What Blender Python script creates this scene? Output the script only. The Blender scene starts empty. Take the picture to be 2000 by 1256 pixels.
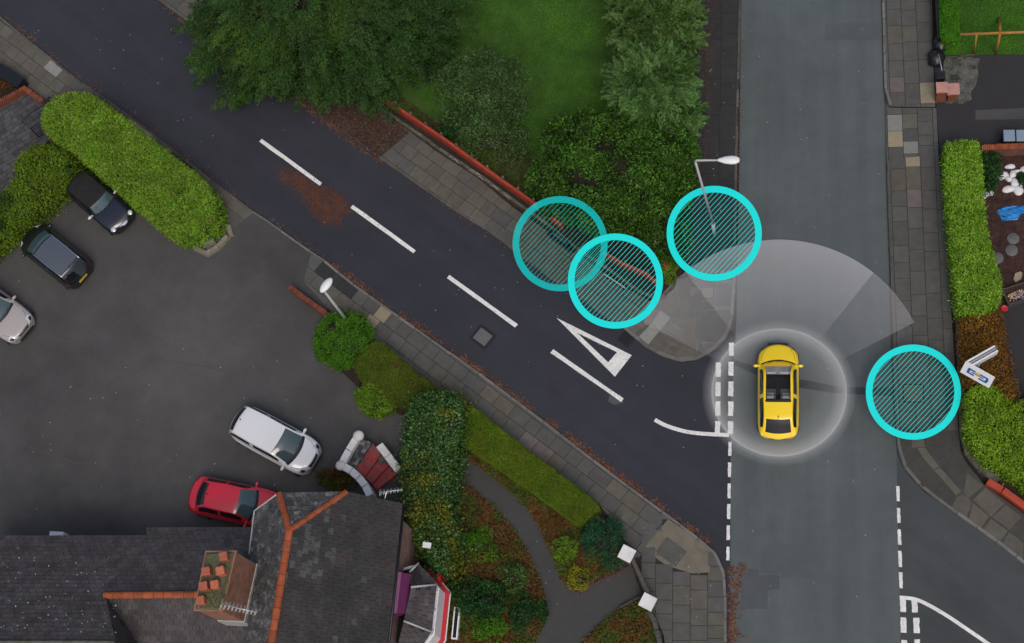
import bpy, bmesh, math, random
import numpy as np
from mathutils import Vector, Matrix
random.seed(7); RNG = np.random.default_rng(11)
S = bpy.context.scene; COL = S.collection
# ------------------------------------------------------------------ camera
CAM_F, CAM_H = 3102.0, 66.31              # focal length in photo pixels, drone height in metres
CAM_R = np.array([[0.9862438, -0.00192869, -0.16528594],
                  [0.05231992, -0.9448788, 0.32321305],
                  [-0.15679856, -0.32741462, -0.93177995]])   # columns: image right, image down, view direction
cd = bpy.data.cameras.new('camera'); cam = bpy.data.objects.new('camera', cd); COL.objects.link(cam)
cd.sensor_width = 36.0; cd.lens = 36.0 * CAM_F / 2000.0; cd.clip_start = 1.0; cd.clip_end = 2000
_r = CAM_R
cam.matrix_world = Matrix(((_r[0,0], -_r[0,1], -_r[0,2], 0), (_r[1,0], -_r[1,1], -_r[1,2], 0),
                           (_r[2,0], -_r[2,1], -_r[2,2], CAM_H), (0, 0, 0, 1)))
S.camera = cam
# ------------------------------------------------------------------ sky, sun, exposure
SUN_EL, SUN_AZ = 60.0, 160.0
w = bpy.data.worlds.new("World"); S.world = w; w.use_nodes = True
nt = w.node_tree; bg = nt.nodes['Background']
sky = nt.nodes.new('ShaderNodeTexSky'); sky.sky_type = 'NISHITA'; sky.sun_disc = False
sky.sun_elevation = math.radians(SUN_EL); sky.sun_rotation = math.radians(SUN_AZ)
sky.air_density = 1.0; sky.dust_density = 5.0; sky.ozone_density = 1.0
nt.links.new(sky.outputs[0], bg.inputs[0]); bg.inputs[1].default_value = 0.14
sd = bpy.data.lights.new('sun', 'SUN'); sd.energy = 0.9; sd.angle = math.radians(26); sd.color = (1.0, 0.96, 0.9)
so = bpy.data.objects.new('sun', sd); COL.objects.link(so)
_el, _az = math.radians(SUN_EL), math.radians(SUN_AZ)
_to = Vector((math.sin(_az) * math.cos(_el), math.cos(_az) * math.cos(_el), math.sin(_el)))
so.rotation_euler = (-_to).to_track_quat('-Z', 'Y').to_euler(); so.location = (0, 20, 60)
S.view_settings.view_transform = 'Standard'; S.view_settings.look = 'None'
S.view_settings.exposure = -0.2; S.view_settings.gamma = 1.0
S.cycles.max_bounces = 6; S.cycles.transparent_max_bounces = 12

# ------------------------------------------------------------------ helpers
def G(px, py, z=0.0):
    """point of the place at height z that the photograph shows at pixel (px, py)"""
    v = CAM_R @ np.array([(px - 1000) / CAM_F, (py - 628) / CAM_F, 1.0]); t = (z - CAM_H) / v[2]
    return Vector((v[0] * t, v[1] * t, z))
def GP(pts, z=0.0): return [G(x, y, z) for x, y in pts]
def ray_plane(px, py, p0, n):
    v = Vector(CAM_R @ np.array([(px - 1000) / CAM_F, (py - 628) / CAM_F, 1.0])); o = Vector((0, 0, CAM_H))
    return o + v * ((p0 - o).dot(n) / v.dot(n))
def tag(o, label=None, cat=None, group=None, kind=None):
    for k, v in (('label', label), ('category', cat), ('group', group), ('kind', kind)):
        if v: o[k] = v
    return o
def empty(name, loc, rz=0.0, label=None, cat=None, group=None):
    o = bpy.data.objects.new(name, None); COL.objects.link(o); o.location = loc; o.rotation_euler = (0, 0, rz)
    o.empty_display_size = .3
    return tag(o, label, cat, group)
class MB:
    """collects faces, links them as ONE mesh object"""
    def __init__(s): s.v = []; s.f = []; s.m = []; s.sm = []
    def add(s, vs, fs, m=0, smooth=False):
        b = len(s.v); s.v += [tuple(v) for v in vs]
        for f in fs: s.f.append([b + i for i in f]); s.m.append(m); s.sm.append(smooth)
    def quad(s, a, b, c, d, m=0): s.add([a, b, c, d], [(0, 1, 2, 3)], m)
    def box(s, c, d, rz=0.0, m=0, top=1.0):
        x, y, z = d[0] / 2, d[1] / 2, d[2] / 2; cs, sn = math.cos(rz), math.sin(rz); vs = []
        for zz in (-z, z):
            k = top if zz > 0 else 1.0
            for xx, yy in ((-x, -y), (x, -y), (x, y), (-x, y)):
                xx *= k; yy *= k
                vs.append((c[0] + xx * cs - yy * sn, c[1] + xx * sn + yy * cs, c[2] + zz))
        s.add(vs, [(3, 2, 1, 0), (4, 5, 6, 7), (0, 1, 5, 4), (1, 2, 6, 5), (2, 3, 7, 6), (3, 0, 4, 7)], m)
    def prism(s, poly, z0, z1, m=0, inset=0.0):
        p = ccw(poly); n = len(p)
        top = inset_poly(p, inset) if inset else p
        vs = [(q[0], q[1], z0) for q in p] + [(q[0], q[1], z1) for q in top]
        s.add(vs, [tuple(range(n, 2 * n))] + [(i, (i + 1) % n, n + (i + 1) % n, n + i) for i in range(n)], m)
    def tube(s, pts, r, n=8, m=0, caps=True):
        pts = [Vector(p) for p in pts]; rs = r if isinstance(r, (list, tuple)) else [r] * len(pts); vs = []; fs = []
        for i, p in enumerate(pts):
            t = (pts[min(i + 1, len(pts) - 1)] - pts[max(i - 1, 0)]).normalized()
            a = t.orthogonal().normalized() if abs(t.z) > .99 else t.cross(Vector((0, 0, 1))).normalized()
            b = t.cross(a)
            for k in range(n):
                an = 2 * math.pi * k / n; vs.append(p + (a * math.cos(an) + b * math.sin(an)) * rs[i])
        for i in range(len(pts) - 1):
            for k in range(n): fs.append((i * n + k, i * n + (k + 1) % n, (i + 1) * n + (k + 1) % n, (i + 1) * n + k))
        if caps: fs += [tuple(range(n))[::-1], tuple(range((len(pts) - 1) * n, len(pts) * n))]
        s.add(vs, fs, m, True)
    def lathe(s, c, prof, n=12, m=0, sx=1.0, sy=1.0, rz=0.0):
        vs = []; fs = []
        for r, z in prof:
            for k in range(n):
                an = 2 * math.pi * k / n; x, y = r * math.cos(an) * sx, r * math.sin(an) * sy
                vs.append((c[0] + x * math.cos(rz) - y * math.sin(rz), c[1] + x * math.sin(rz) + y * math.cos(rz), c[2] + z))
        for i in range(len(prof) - 1):
            for k in range(n): fs.append((i * n + k, i * n + (k + 1) % n, (i + 1) * n + (k + 1) % n, (i + 1) * n + k))
        fs += [tuple(range(n))[::-1], tuple(range((len(prof) - 1) * n, len(prof) * n))]
        s.add(vs, fs, m, True)
    def grid(s, fn, nu, nv, m=0, smooth=True):
        vs = [fn(i / nu, j / nv) for i in range(nu + 1) for j in range(nv + 1)]
        s.add(vs, [(i * (nv + 1) + j, (i + 1) * (nv + 1) + j, (i + 1) * (nv + 1) + j + 1, i * (nv + 1) + j + 1)
                   for i in range(nu) for j in range(nv)], m, smooth)
    def build(s, name, mats, parent=None, bevel=0.0, world=True):
        me = bpy.data.meshes.new(name); me.from_pydata(s.v, [], s.f)
        mats = mats if isinstance(mats, (list, tuple)) else [mats]
        for m in mats: me.materials.append(m)
        me.polygons.foreach_set('material_index', s.m); me.polygons.foreach_set('use_smooth', s.sm); me.update()
        o = bpy.data.objects.new(name, me); COL.objects.link(o)
        if parent is not None:
            o.parent = parent
            if world: o.matrix_parent_inverse = wm(parent).inverted()
        if bevel:
            b = o.modifiers.new('bevel', 'BEVEL'); b.width = bevel; b.segments = 2; b.limit_method = 'ANGLE'
        return o
def wm(o):
    m = Matrix.LocRotScale(o.location, o.rotation_euler, o.scale)
    return wm(o.parent) @ o.matrix_parent_inverse @ m if o.parent else m
def area2(p): return sum(p[i][0] * p[(i + 1) % len(p)][1] - p[(i + 1) % len(p)][0] * p[i][1] for i in range(len(p)))
def ccw(p): return list(p) if area2(p) > 0 else list(p)[::-1]
def inset_poly(p, d):
    out = []; n = len(p)
    for i in range(n):
        a, b, c = (Vector((q[0], q[1])) for q in (p[i - 1], p[i], p[(i + 1) % n]))
        e1 = (b - a); e2 = (c - b)
        if e1.length < 1e-6 or e2.length < 1e-6: out.append(b); continue
        e1.normalize(); e2.normalize()
        n1 = Vector((-e1.y, e1.x)); n2 = Vector((-e2.y, e2.x)); k = n1 + n2
        if k.length < 1e-3: out.append(b + n1 * d); continue
        k.normalize(); out.append(b + k * (d / max(.45, k.dot(n1))))
    return out
def clip(subj, cx):
    """polygon subj cut by the convex polygon cx"""
    out = [Vector((q[0], q[1])) for q in subj]; cx = [Vector((q[0], q[1])) for q in ccw(cx)]
    for i in range(len(cx)):
        a, b = cx[i], cx[(i + 1) % len(cx)]; e = b - a; inp = out; out = []
        if not inp: return []
        side = lambda p: e.x * (p.y - a.y) - e.y * (p.x - a.x)
        for j in range(len(inp)):
            p, q = inp[j - 1], inp[j]; sp, sq = side(p), side(q)
            if (sp >= 0) != (sq >= 0): out.append(p + (q - p) * (sp / (sp - sq)))
            if sq >= 0: out.append(q)
    res = []
    for p in out:
        if not res or (p - res[-1]).length > .012: res.append(p)
    if len(res) > 2 and (res[0] - res[-1]).length < .012: res.pop()
    return res if len(res) > 2 else []
def inside(p, poly):
    c = False; n = len(poly)
    for i in range(n):
        a, b = poly[i], poly[i - 1]
        if (a[1] > p[1]) != (b[1] > p[1]) and p[0] < (b[0] - a[0]) * (p[1] - a[1]) / (b[1] - a[1]) + a[0]: c = not c
    return c
def np_inside(P, poly):
    c = np.zeros(len(P), bool); n = len(poly)
    for i in range(n):
        a, b = poly[i], poly[i - 1]
        if a[1] == b[1]: continue
        k = ((a[1] > P[:, 1]) != (b[1] > P[:, 1])) & (P[:, 0] < (b[0] - a[0]) * (P[:, 1] - a[1]) / (b[1] - a[1]) + a[0]); c ^= k
    return c
def np_edge(P, poly):
    d = np.full(len(P), 1e9); N = np.zeros((len(P), 2)); n = len(poly)
    for i in range(n):
        a = np.array(poly[i][:2]); b = np.array(poly[(i + 1) % n][:2]); e = b - a; L = e @ e
        if L < 1e-9: continue
        t = np.clip(((P - a) @ e) / L, 0, 1); q = P - (a + t[:, None] * e); dd = np.hypot(q[:, 0], q[:, 1])
        k = dd < d; d[k] = dd[k]; N[k] = (-q / np.maximum(dd, 1e-6)[:, None])[k]
    return d, N                                                    # N points outward
def sample_poly(poly, n):
    xs = [p[0] for p in poly]; ys = [p[1] for p in poly]; out = []; got = 0
    while got < n:
        P = np.column_stack([RNG.uniform(min(xs), max(xs), n * 2), RNG.uniform(min(ys), max(ys), n * 2)])
        P = P[np_inside(P, poly)]; out.append(P); got += len(P)
    return np.vstack(out)[:n]
def smooth_line(pts, n=4):
    out = []
    for i in range(len(pts) - 1):
        p0, p1, p2, p3 = (Vector(pts[max(0, min(len(pts) - 1, k))]) for k in (i - 1, i, i + 1, i + 2))
        for k in range(n):
            t = k / n; out.append(.5 * (2 * p1 + (p2 - p0) * t + (2 * p0 - 5 * p1 + 4 * p2 - p3) * t * t + (3 * p1 - p0 - 3 * p2 + p3) * t ** 3))
    return out + [Vector(pts[-1])]
# ------------------------------------------------------------------ materials
def new_mat(name):
    m = bpy.data.materials.new(name); m.use_nodes = True; t = m.node_tree
    return m, t, t.nodes['Principled BSDF']
def mixc(t, fac, a, b, mode='MIX'):
    n = t.nodes.new('ShaderNodeMix'); n.data_type = 'RGBA'; n.blend_type = mode
    for sock, val in ((n.inputs[0], fac), (n.inputs[6], a), (n.inputs[7], b)):
        if hasattr(val, 'is_linked'): t.links.new(val, sock)
        elif isinstance(val, (int, float)): sock.default_value = val
        else: sock.default_value = (*val, 1)
    return n.outputs[2]
def noise(t, scale, detail=4, rough=.6, vec=None):
    n = t.nodes.new('ShaderNodeTexNoise'); n.inputs['Scale'].default_value = scale
    n.inputs['Detail'].default_value = detail; n.inputs['Roughness'].default_value = rough
    if vec is None:
        g = t.nodes.new('ShaderNodeNewGeometry'); vec = g.outputs['Position']
    t.links.new(vec, n.inputs['Vector']); return n.outputs['Fac']
def ramp(t, src, stops):
    r = t.nodes.new('ShaderNodeValToRGB'); e = r.color_ramp.elements
    while len(e) < len(stops): e.new(.5)
    for k, (p, c) in enumerate(stops):
        e[k].position = p; e[k].color = (*c, 1) if not isinstance(c, (int, float)) else (c, c, c, 1)
    t.links.new(src, r.inputs[0]); return r.outputs[0]
def M(name, col, rough=.85, var=.3, scale=3.0, fine=60.0, fvar=.25, bump=0.0, metal=0.0, spec=.4, coat=0.0, rnd=0.0, blotch=None, bs=1.2, isl=0.0, bt=(.48, .62)):
    """surface with broad and fine mottling, optional per-object variation and a second colour in blotches"""
    m, t, p = new_mat(name); c = col
    if blotch: c = mixc(t, ramp(t, noise(t, bs, 6, .7), [(bt[0], 0.), (bt[1], 1.)]), col, blotch)
    if var: c = mixc(t, 1.0, c, ramp(t, noise(t, scale), [(.3, 1 - var), (.7, 1 + var)]), 'MULTIPLY')
    if fvar: c = mixc(t, 1.0, c, ramp(t, noise(t, fine, 3, .7), [(.3, 1 - fvar), (.7, 1 + fvar)]), 'MULTIPLY')
    if rnd:
        oi = t.nodes.new('ShaderNodeObjectInfo'); c = mixc(t, 1.0, c, ramp(t, oi.outputs['Random'], [(0, 1 - rnd), (1, 1 + rnd)]), 'MULTIPLY')
    if isl:
        gi = t.nodes.new('ShaderNodeNewGeometry'); c = mixc(t, 1.0, c, ramp(t, gi.outputs['Random Per Island'], [(0, 1 - isl), (1, 1 + isl)]), 'MULTIPLY')
    if hasattr(c, 'is_linked'): t.links.new(c, p.inputs['Base Color'])
    else: p.inputs['Base Color'].default_value = (*c, 1)
    p.inputs['Roughness'].default_value = rough; p.inputs['Metallic'].default_value = metal
    p.inputs['Specular IOR Level'].default_value = spec; p.inputs['Coat Weight'].default_value = coat; p.inputs['Coat Roughness'].default_value = .06
    if bump:
        b = t.nodes.new('ShaderNodeBump'); b.inputs['Strength'].default_value = bump; b.inputs['Distance'].default_value = .02
        t.links.new(noise(t, fine, 4, .7), b.inputs['Height']); t.links.new(b.outputs[0], p.inputs['Normal'])
    return m
def leaf_mat(name, cols, trans=.25, clump=.35, cs=1.5, rough=.5, cols2=None, ps=1.0, pt=(.5, .6), k=(1, 1, 1)):
    """leaves: colour varies leaf by leaf (cols) and in patches (cols2 where a patch noise is high)"""
    gain = lambda cc: [tuple(min(.95, a * b) for a, b in zip(c, k)) for c in cc]; cols = gain(cols); cols2 = gain(cols2) if cols2 else None
    m, t, p = new_mat(name); g = t.nodes.new('ShaderNodeNewGeometry'); r = g.outputs['Random Per Island']
    st = lambda cc: [(q / max(1, len(cc) - 1), c) for q, c in enumerate(cc)]
    c = ramp(t, r, st(cols))
    if cols2: c = mixc(t, ramp(t, noise(t, ps, 5, .65), [(pt[0], 0.), (pt[1], 1.)]), c, ramp(t, r, st(cols2)))
    if clump: c = mixc(t, 1.0, c, ramp(t, noise(t, cs, 3, .6), [(.32, 1 - clump), (.68, 1 + clump)]), 'MULTIPLY')
    t.links.new(c, p.inputs['Base Color']); p.inputs['Roughness'].default_value = rough; p.inputs['Specular IOR Level'].default_value = .25
    if trans:
        tr = t.nodes.new('ShaderNodeBsdfTranslucent'); t.links.new(c, tr.inputs[0]); mx = t.nodes.new('ShaderNodeMixShader'); mx.inputs[0].default_value = trans
        t.links.new(p.outputs[0], mx.inputs[1]); t.links.new(tr.outputs[0], mx.inputs[2]); t.links.new(mx.outputs[0], t.nodes['Material Output'].inputs[0])
    return m
def plain(name, col, rough=.5, metal=0.0, spec=.5, coat=0.0): return M(name, col, rough, 0, 1, 1, 0, 0, metal, spec, coat)
def brick_mat(name, c1, c2, mortar, axis):
    m, t, p = new_mat(name); g = t.nodes.new('ShaderNodeNewGeometry'); sx = t.nodes.new('ShaderNodeSeparateXYZ'); cb = t.nodes.new('ShaderNodeCombineXYZ')
    t.links.new(g.outputs['Position'], sx.inputs[0])
    ad = t.nodes.new('ShaderNodeMath'); ad.operation = 'ADD'
    t.links.new(sx.outputs['X'], ad.inputs[0]); t.links.new(sx.outputs['Y'], ad.inputs[1])
    t.links.new(sx.outputs['Y'] if axis == 'Y' else ad.outputs[0], cb.inputs[0]); t.links.new(sx.outputs['Z'], cb.inputs[1])
    b = t.nodes.new('ShaderNodeTexBrick'); t.links.new(cb.outputs[0], b.inputs['Vector'])
    b.inputs['Color1'].default_value = (*c1, 1); b.inputs['Color2'].default_value = (*c2, 1); b.inputs['Mortar'].default_value = (*mortar, 1)
    b.inputs['Scale'].default_value = 1.0; b.inputs['Brick Width'].default_value = .225; b.inputs['Row Height'].default_value = .075; b.inputs['Mortar Size'].default_value = .006
    c = mixc(t, 1.0, b.outputs['Color'], ramp(t, noise(t, 3), [(.3, .7), (.7, 1.25)]), 'MULTIPLY')
    t.links.new(c, p.inputs['Base Color']); p.inputs['Roughness'].default_value = .9
    bp = t.nodes.new('ShaderNodeBump'); bp.inputs['Strength'].default_value = .5; bp.inputs['Distance'].default_value = .01; bp.invert = True
    t.links.new(b.outputs['Fac'], bp.inputs['Height']); t.links.new(bp.outputs[0], p.inputs['Normal']); return m
def veil(name, col, alpha=None, radial=None):
    """pale see-through film; radial = stops of alpha over distance / size from the object's own centre"""
    m, t, p = new_mat(name); p.inputs['Base Color'].default_value = (*col, 1); p.inputs['Roughness'].default_value = .9; p.inputs['Specular IOR Level'].default_value = 0
    if radial:
        tc = t.nodes.new('ShaderNodeTexCoord'); l = t.nodes.new('ShaderNodeVectorMath'); l.operation = 'LENGTH'
        t.links.new(tc.outputs['Object'], l.inputs[0]); dv = t.nodes.new('ShaderNodeMath'); dv.operation = 'DIVIDE'; dv.inputs[1].default_value = radial[0]
        t.links.new(l.outputs['Value'], dv.inputs[0]); t.links.new(ramp(t, dv.outputs[0], radial[1]), p.inputs['Alpha'])
    else: p.inputs['Alpha'].default_value = alpha
    return m
def asphalt(name, col, tracks=None, broad=0.0, rough=.8):
    m, t, p = new_mat(name)
    c = mixc(t, ramp(t, noise(t, .35, 6, .7), [(.35, 0.), (.7, 1.)]), tuple(k * .9 for k in col), tuple(k * 1.08 for k in col))
    c = mixc(t, 1.0, c, ramp(t, noise(t, 1.7, 5, .65), [(.3, .95), (.7, 1.05)]), 'MULTIPLY')
    if tracks is not None:                                        # bands along the traffic direction, wear and wet sheen put into the colour
        g = t.nodes.new('ShaderNodeNewGeometry'); mp = t.nodes.new('ShaderNodeMapping'); mp.vector_type = 'TEXTURE'
        mp.inputs['Rotation'].default_value = (0, 0, tracks); mp.inputs['Scale'].default_value = (14, .8, 1); t.links.new(g.outputs['Position'], mp.inputs['Vector'])
        c = mixc(t, 1.0, c, ramp(t, noise(t, 1.0, 4, .55, mp.outputs['Vector']), [(.3, .9), (.7, 1.11)]), 'MULTIPLY')
    if broad: c = mixc(t, 1.0, c, ramp(t, noise(t, .16, 4, .6), [(.35, 1 - broad), (.65, 1 + broad)]), 'MULTIPLY')
    c = mixc(t, 1.0, c, ramp(t, noise(t, 45, 3, .8), [(.3, .72), (.7, 1.3)]), 'MULTIPLY')
    c = mixc(t, ramp(t, noise(t, 16, 2, .5), [(.72, 0.), (.78, .5)]), c, tuple(min(1, k * 2.2) for k in col))
    t.links.new(c, p.inputs['Base Color']); p.inputs['Roughness'].default_value = rough; p.inputs['Specular IOR Level'].default_value = .35
    b = t.nodes.new('ShaderNodeBump'); b.inputs['Strength'].default_value = .35; b.inputs['Distance'].default_value = .01
    t.links.new(noise(t, 70, 3, .8), b.inputs['Height']); t.links.new(b.outputs[0], p.inputs['Normal']); return m

MAT = dict(
    soil=M('soil', (.03, .02, .014), .95, .3, 2, 25, .5, .6), tar_main=asphalt('worn_grey_asphalt', (.084, .1, .101), 1.571, .1),
    tar_side=asphalt('dark_asphalt', (.028, .029, .039), -.626, .1), tar_right=asphalt('blue_grey_asphalt', (.053, .06, .063), -.63, .1),
    tar_park=asphalt('car_park_tarmac', (.066, .064, .063), None, .26), tar_seam=asphalt('tarmac_seam', (.068, .066, .066)), tar_path=asphalt('path_tarmac', (.05, .05, .048)), tar_drive=asphalt('drive_tarmac', (.028, .027, .028)),
    patch=asphalt('patch_asphalt', (.07, .079, .083)), trench=asphalt('trench_asphalt', (.04, .046, .052)), patch2=asphalt('coarse_patch_asphalt', (.078, .092, .096)),
    paint=M('white_road_paint', (.72, .72, .69), .75, .12, 2.2, 40, .2, .2, blotch=(.3, .3, .3), bs=11, bt=(.53, .7)), joint=M('dark_joint_sand', (.028, .027, .024), .95, .2, 4, 30, .4, .3),
    slab=M('grey_paving', (.08, .08, .074), .85, .14, 2.5, 45, .2, .25, rnd=.08), slab_warm=M('brownish_paving', (.094, .087, .07), .85, .16, 2.5, 45, .2, .25, rnd=.1),
    slab_beige=M('sandstone_paving', (.24, .205, .14), .85, .12, 3, 45, .18, .2, rnd=.15), slab_pale=M('pale_grey_paving', (.215, .215, .195), .85, .1, 3, 45, .15, .2, rnd=.1),
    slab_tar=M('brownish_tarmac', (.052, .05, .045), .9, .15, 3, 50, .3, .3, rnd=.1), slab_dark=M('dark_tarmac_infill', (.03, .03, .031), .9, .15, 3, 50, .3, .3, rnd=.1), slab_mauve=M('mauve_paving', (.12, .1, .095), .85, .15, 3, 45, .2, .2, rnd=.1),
    kerb=M('grey_granite_kerb', (.14, .138, .128), .85, .2, 4, 40, .25, .3, rnd=.2), kerb_dark=M('dirty_kerb', (.085, .078, .066), .9, .25, 4, 40, .3, .3, rnd=.2),
    stone=M('weathered_stone', (.11, .105, .088), .92, .3, 4, 30, .3, .5, rnd=.25, blotch=(.06, .075, .03), bs=2.5),
    red_paint=M('red_painted_timber', (.36, .05, .025), .55, .18, 3, 30, .12, .1, rnd=.12), iron=M('black_iron', (.012, .012, .014), .45, .2, 6, 30, .2),
    lead_grey=plain('grey_galvanised_paint', (.42, .43, .43), .5), lamp_white=plain('white_lamp_housing', (.75, .77, .77), .35), lens=plain('lamp_lens', (.6, .62, .62), .2),
    bark=M('bark', (.05, .035, .025), .95, .3, 5, 30, .4, .6), twig_shade=M('twigs_and_shade', (.022, .02, .012), .95, .3, 6, 30, .4, .4),  # the second also colours the dark cores that imitate shade inside foliage
    brick=M('red_brick', (.21, .065, .035), .9, .25, 6, 40, .25, .3, rnd=.25), coping_brick=M('orange_red_brick', (.4, .115, .05), .9, .2, 6, 40, .2, .3, rnd=.2), pier=M('pale_rubble_stone', (.2, .185, .14), .9, .25, 5, 30, .3, .5, rnd=.2), brick_pink=M('pink_sandstone', (.42, .22, .18), .85, .15, 5, 40, .15, .2),
    slate=M('dark_slate', (.027, .026, .026), .7, .3, 1.1, 20, .35, .3, rnd=.14, blotch=(.036, .027, .026), bs=.7, isl=.16), slate_pale=M('pale_weathered_slate', (.05, .052, .049), .8, .35, 4, 14, .5, .3, rnd=.25, isl=.2), slate_mossy=M('grey_weathered_slate', (.055, .053, .055), .75, .4, 2.6, 12, .55, .4, rnd=.2, blotch=(.13, .13, .13), bs=3.4, isl=.2),
    slate_plum=M('plum_slate', (.056, .049, .05), .75, .25, 1.3, 18, .35, .4, rnd=.1, blotch=(.07, .064, .066), bs=1.2, isl=.2), ridge=M('terracotta_ridge', (.36, .085, .028), .85, .2, 3, 30, .25, .3, rnd=.2, blotch=(.2, .06, .03), bs=3),
    pot=M('terracotta_pot', (.4, .12, .065), .85, .2, 6, 30, .2, .2, rnd=.15), moss=M('mossy_flaunching', (.12, .11, .075), .95, .35, 5, 30, .4, .8, blotch=(.05, .08, .018), bs=5),
    white=M('white_render', (.72, .71, .69), .75, .07, 4, 40, .06, .1, blotch=(.6, .58, .54), bs=2), upvc=plain('white_window_frame', (.78, .78, .78), .4), red_gloss=plain('red_gloss_board', (.5, .02, .03), .4),
    purple=M('purple_panel', (.17, .03, .12), .6, .1, 3, 30, .08), purple_pale=M('pale_purple_panel', (.26, .1, .2), .6, .1, 3, 30, .08), step_red=M('red_painted_step', (.33, .05, .055), .8, .25, 4, 40, .25, .2, blotch=(.15, .085, .08), bs=3), step_dark=M('worn_dark_landing', (.06, .06, .06), .9, .3, 4, 30, .35, .3, blotch=(.2, .2, .2), bs=4),
    alu=plain('aerial_aluminium', (.62, .63, .63), .35, .6), leadwork=M('pale_leadwork', (.4, .4, .4), .7, .15, 6, 30, .2), dark_glass=plain('dark_window_glass', (.012, .014, .016), .08, 0, .6),
    timber=M('yellow_timber', (.36, .17, .035), .75, .2, 5, 40, .2), dark_timber=M('dark_gate_timber', (.07, .066, .058), .85, .25, 5, 40, .3),
    white_stone=M('white_garden_stone', (.68, .68, .68), .8, .1, 6, 40, .1, .3), tarp=M('blue_plastic_sheet', (.01, .19, .52), .35, .2, 5, 30, .1, .3), mulch=M('dark_red_bark_mulch', (.038, .017, .014), .95, .35, 3, 22, .6, .9, blotch=(.06, .03, .026), bs=8),
    concrete=M('concrete', (.13, .125, .115), .9, .15, 2, 40, .2, .25, blotch=(.1, .1, .095), bs=1.5), gravel=M('rough_mossy_gravel', (.1, .1, .088), .95, .3, 2, 20, .5, .7, blotch=(.03, .034, .022), bs=2.6), tan_conc=M('tan_concrete', (.15, .132, .1), .9, .15, 2, 40, .22, .25),
    cover=M('steel_cover', (.11, .11, .112), .6, .15, 8, 60, .25, .4), cover_dark=M('dark_cover_surround', (.014, .014, .017), .8, .2, 5, 40, .3, .3), setts=M('grey_stone_setts', (.062, .062, .066), .85, .25, 3, 40, .25, .3, rnd=.3),
    lawn=M('lawn_soil', (.035, .085, .01), .95, .3, 1.2, 20, .4, .4), rubber=plain('tyre_rubber', (.012, .012, .012), .8), alloy=plain('alloy_rim', (.45, .46, .47), .3, .8),
    chrome=plain('chrome', (.75, .76, .77), .12, 1.0), car_glass=plain('tinted_car_glass', (.05, .085, .095), .06, 0, .8), glass_dark=plain('dark_car_glass', (.008, .01, .013), .05, 0, .7), black_trim=plain('black_car_trim', (.012, .012, .013), .4), lamp_red=plain('red_tail_lamp', (.35, .01, .015), .2), lamp_clear=plain('clear_headlamp', (.62, .64, .66), .12, .2), plate_y=plain('yellow_plate', (.62, .42, .05), .5), plate_w=plain('white_plate', (.7, .7, .7), .5),
    cyan=plain('cyan_ring_paint', (.012, .80, .74), .6, 0, .2), sign_blue=plain('blue_print', (.012, .09, .3), .5), sign_yellow=plain('yellow_print', (.6, .45, .05), .5), sign_white=plain('white_sign_board', (.72, .73, .74), .45), sign_edge=plain('grey_sign_edge', (.3, .31, .32), .5), blue_dark=plain('dark_blue_grey_lid', (.05, .06, .085), .4), blue_bin=plain('blue_grey_lid', (.2, .26, .33), .5), bag=plain('black_plastic', (.012, .012, .015), .3),
)
# ------------------------------------------------------------------ foliage helpers
def leaf_mesh(name, P, A, N, L, Wd, mat, parent=None, kind=None):
    """one mesh of rhombic leaves: P roots, A axis, N facing, L length, Wd width"""
    n = len(P); A = A / np.maximum(np.linalg.norm(A, axis=1), 1e-6)[:, None]; Sd = np.cross(A, N)
    Sd = Sd / np.maximum(np.linalg.norm(Sd, axis=1), 1e-6)[:, None]
    L = (L * RNG.uniform(.65, 1.25, n))[:, None]; Wd = (Wd * RNG.uniform(.7, 1.25, n))[:, None]
    V = np.stack([P, P + A * L * .45 + Sd * Wd * .5, P + A * L, P + A * L * .45 - Sd * Wd * .5], 1).reshape(-1, 3)
    me = bpy.data.meshes.new(name); me.vertices.add(4 * n); me.loops.add(4 * n); me.polygons.add(n)
    me.vertices.foreach_set('co', V.astype(np.float32).ravel()); me.loops.foreach_set('vertex_index', np.arange(4 * n, dtype=np.int32))
    me.polygons.foreach_set('loop_start', np.arange(0, 4 * n, 4, dtype=np.int32)); me.update(calc_edges=True); me.materials.append(mat)
    o = bpy.data.objects.new(name, me); COL.objects.link(o)
    if parent is not None: o.parent = parent; o.matrix_parent_inverse = wm(parent).inverted()
    if kind: o['kind'] = kind
    return o
def unit(n):
    v = RNG.normal(size=(n, 3)); return v / np.linalg.norm(v, axis=1)[:, None]
def resample(poly, step):
    out = []
    for i in range(len(poly)):
        a = Vector(poly[i][:2]); b = Vector(poly[(i + 1) % len(poly)][:2]); k = max(1, int((b - a).length / step))
        out += [a + (b - a) * (j / k) for j in range(k)]
    return out
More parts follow.
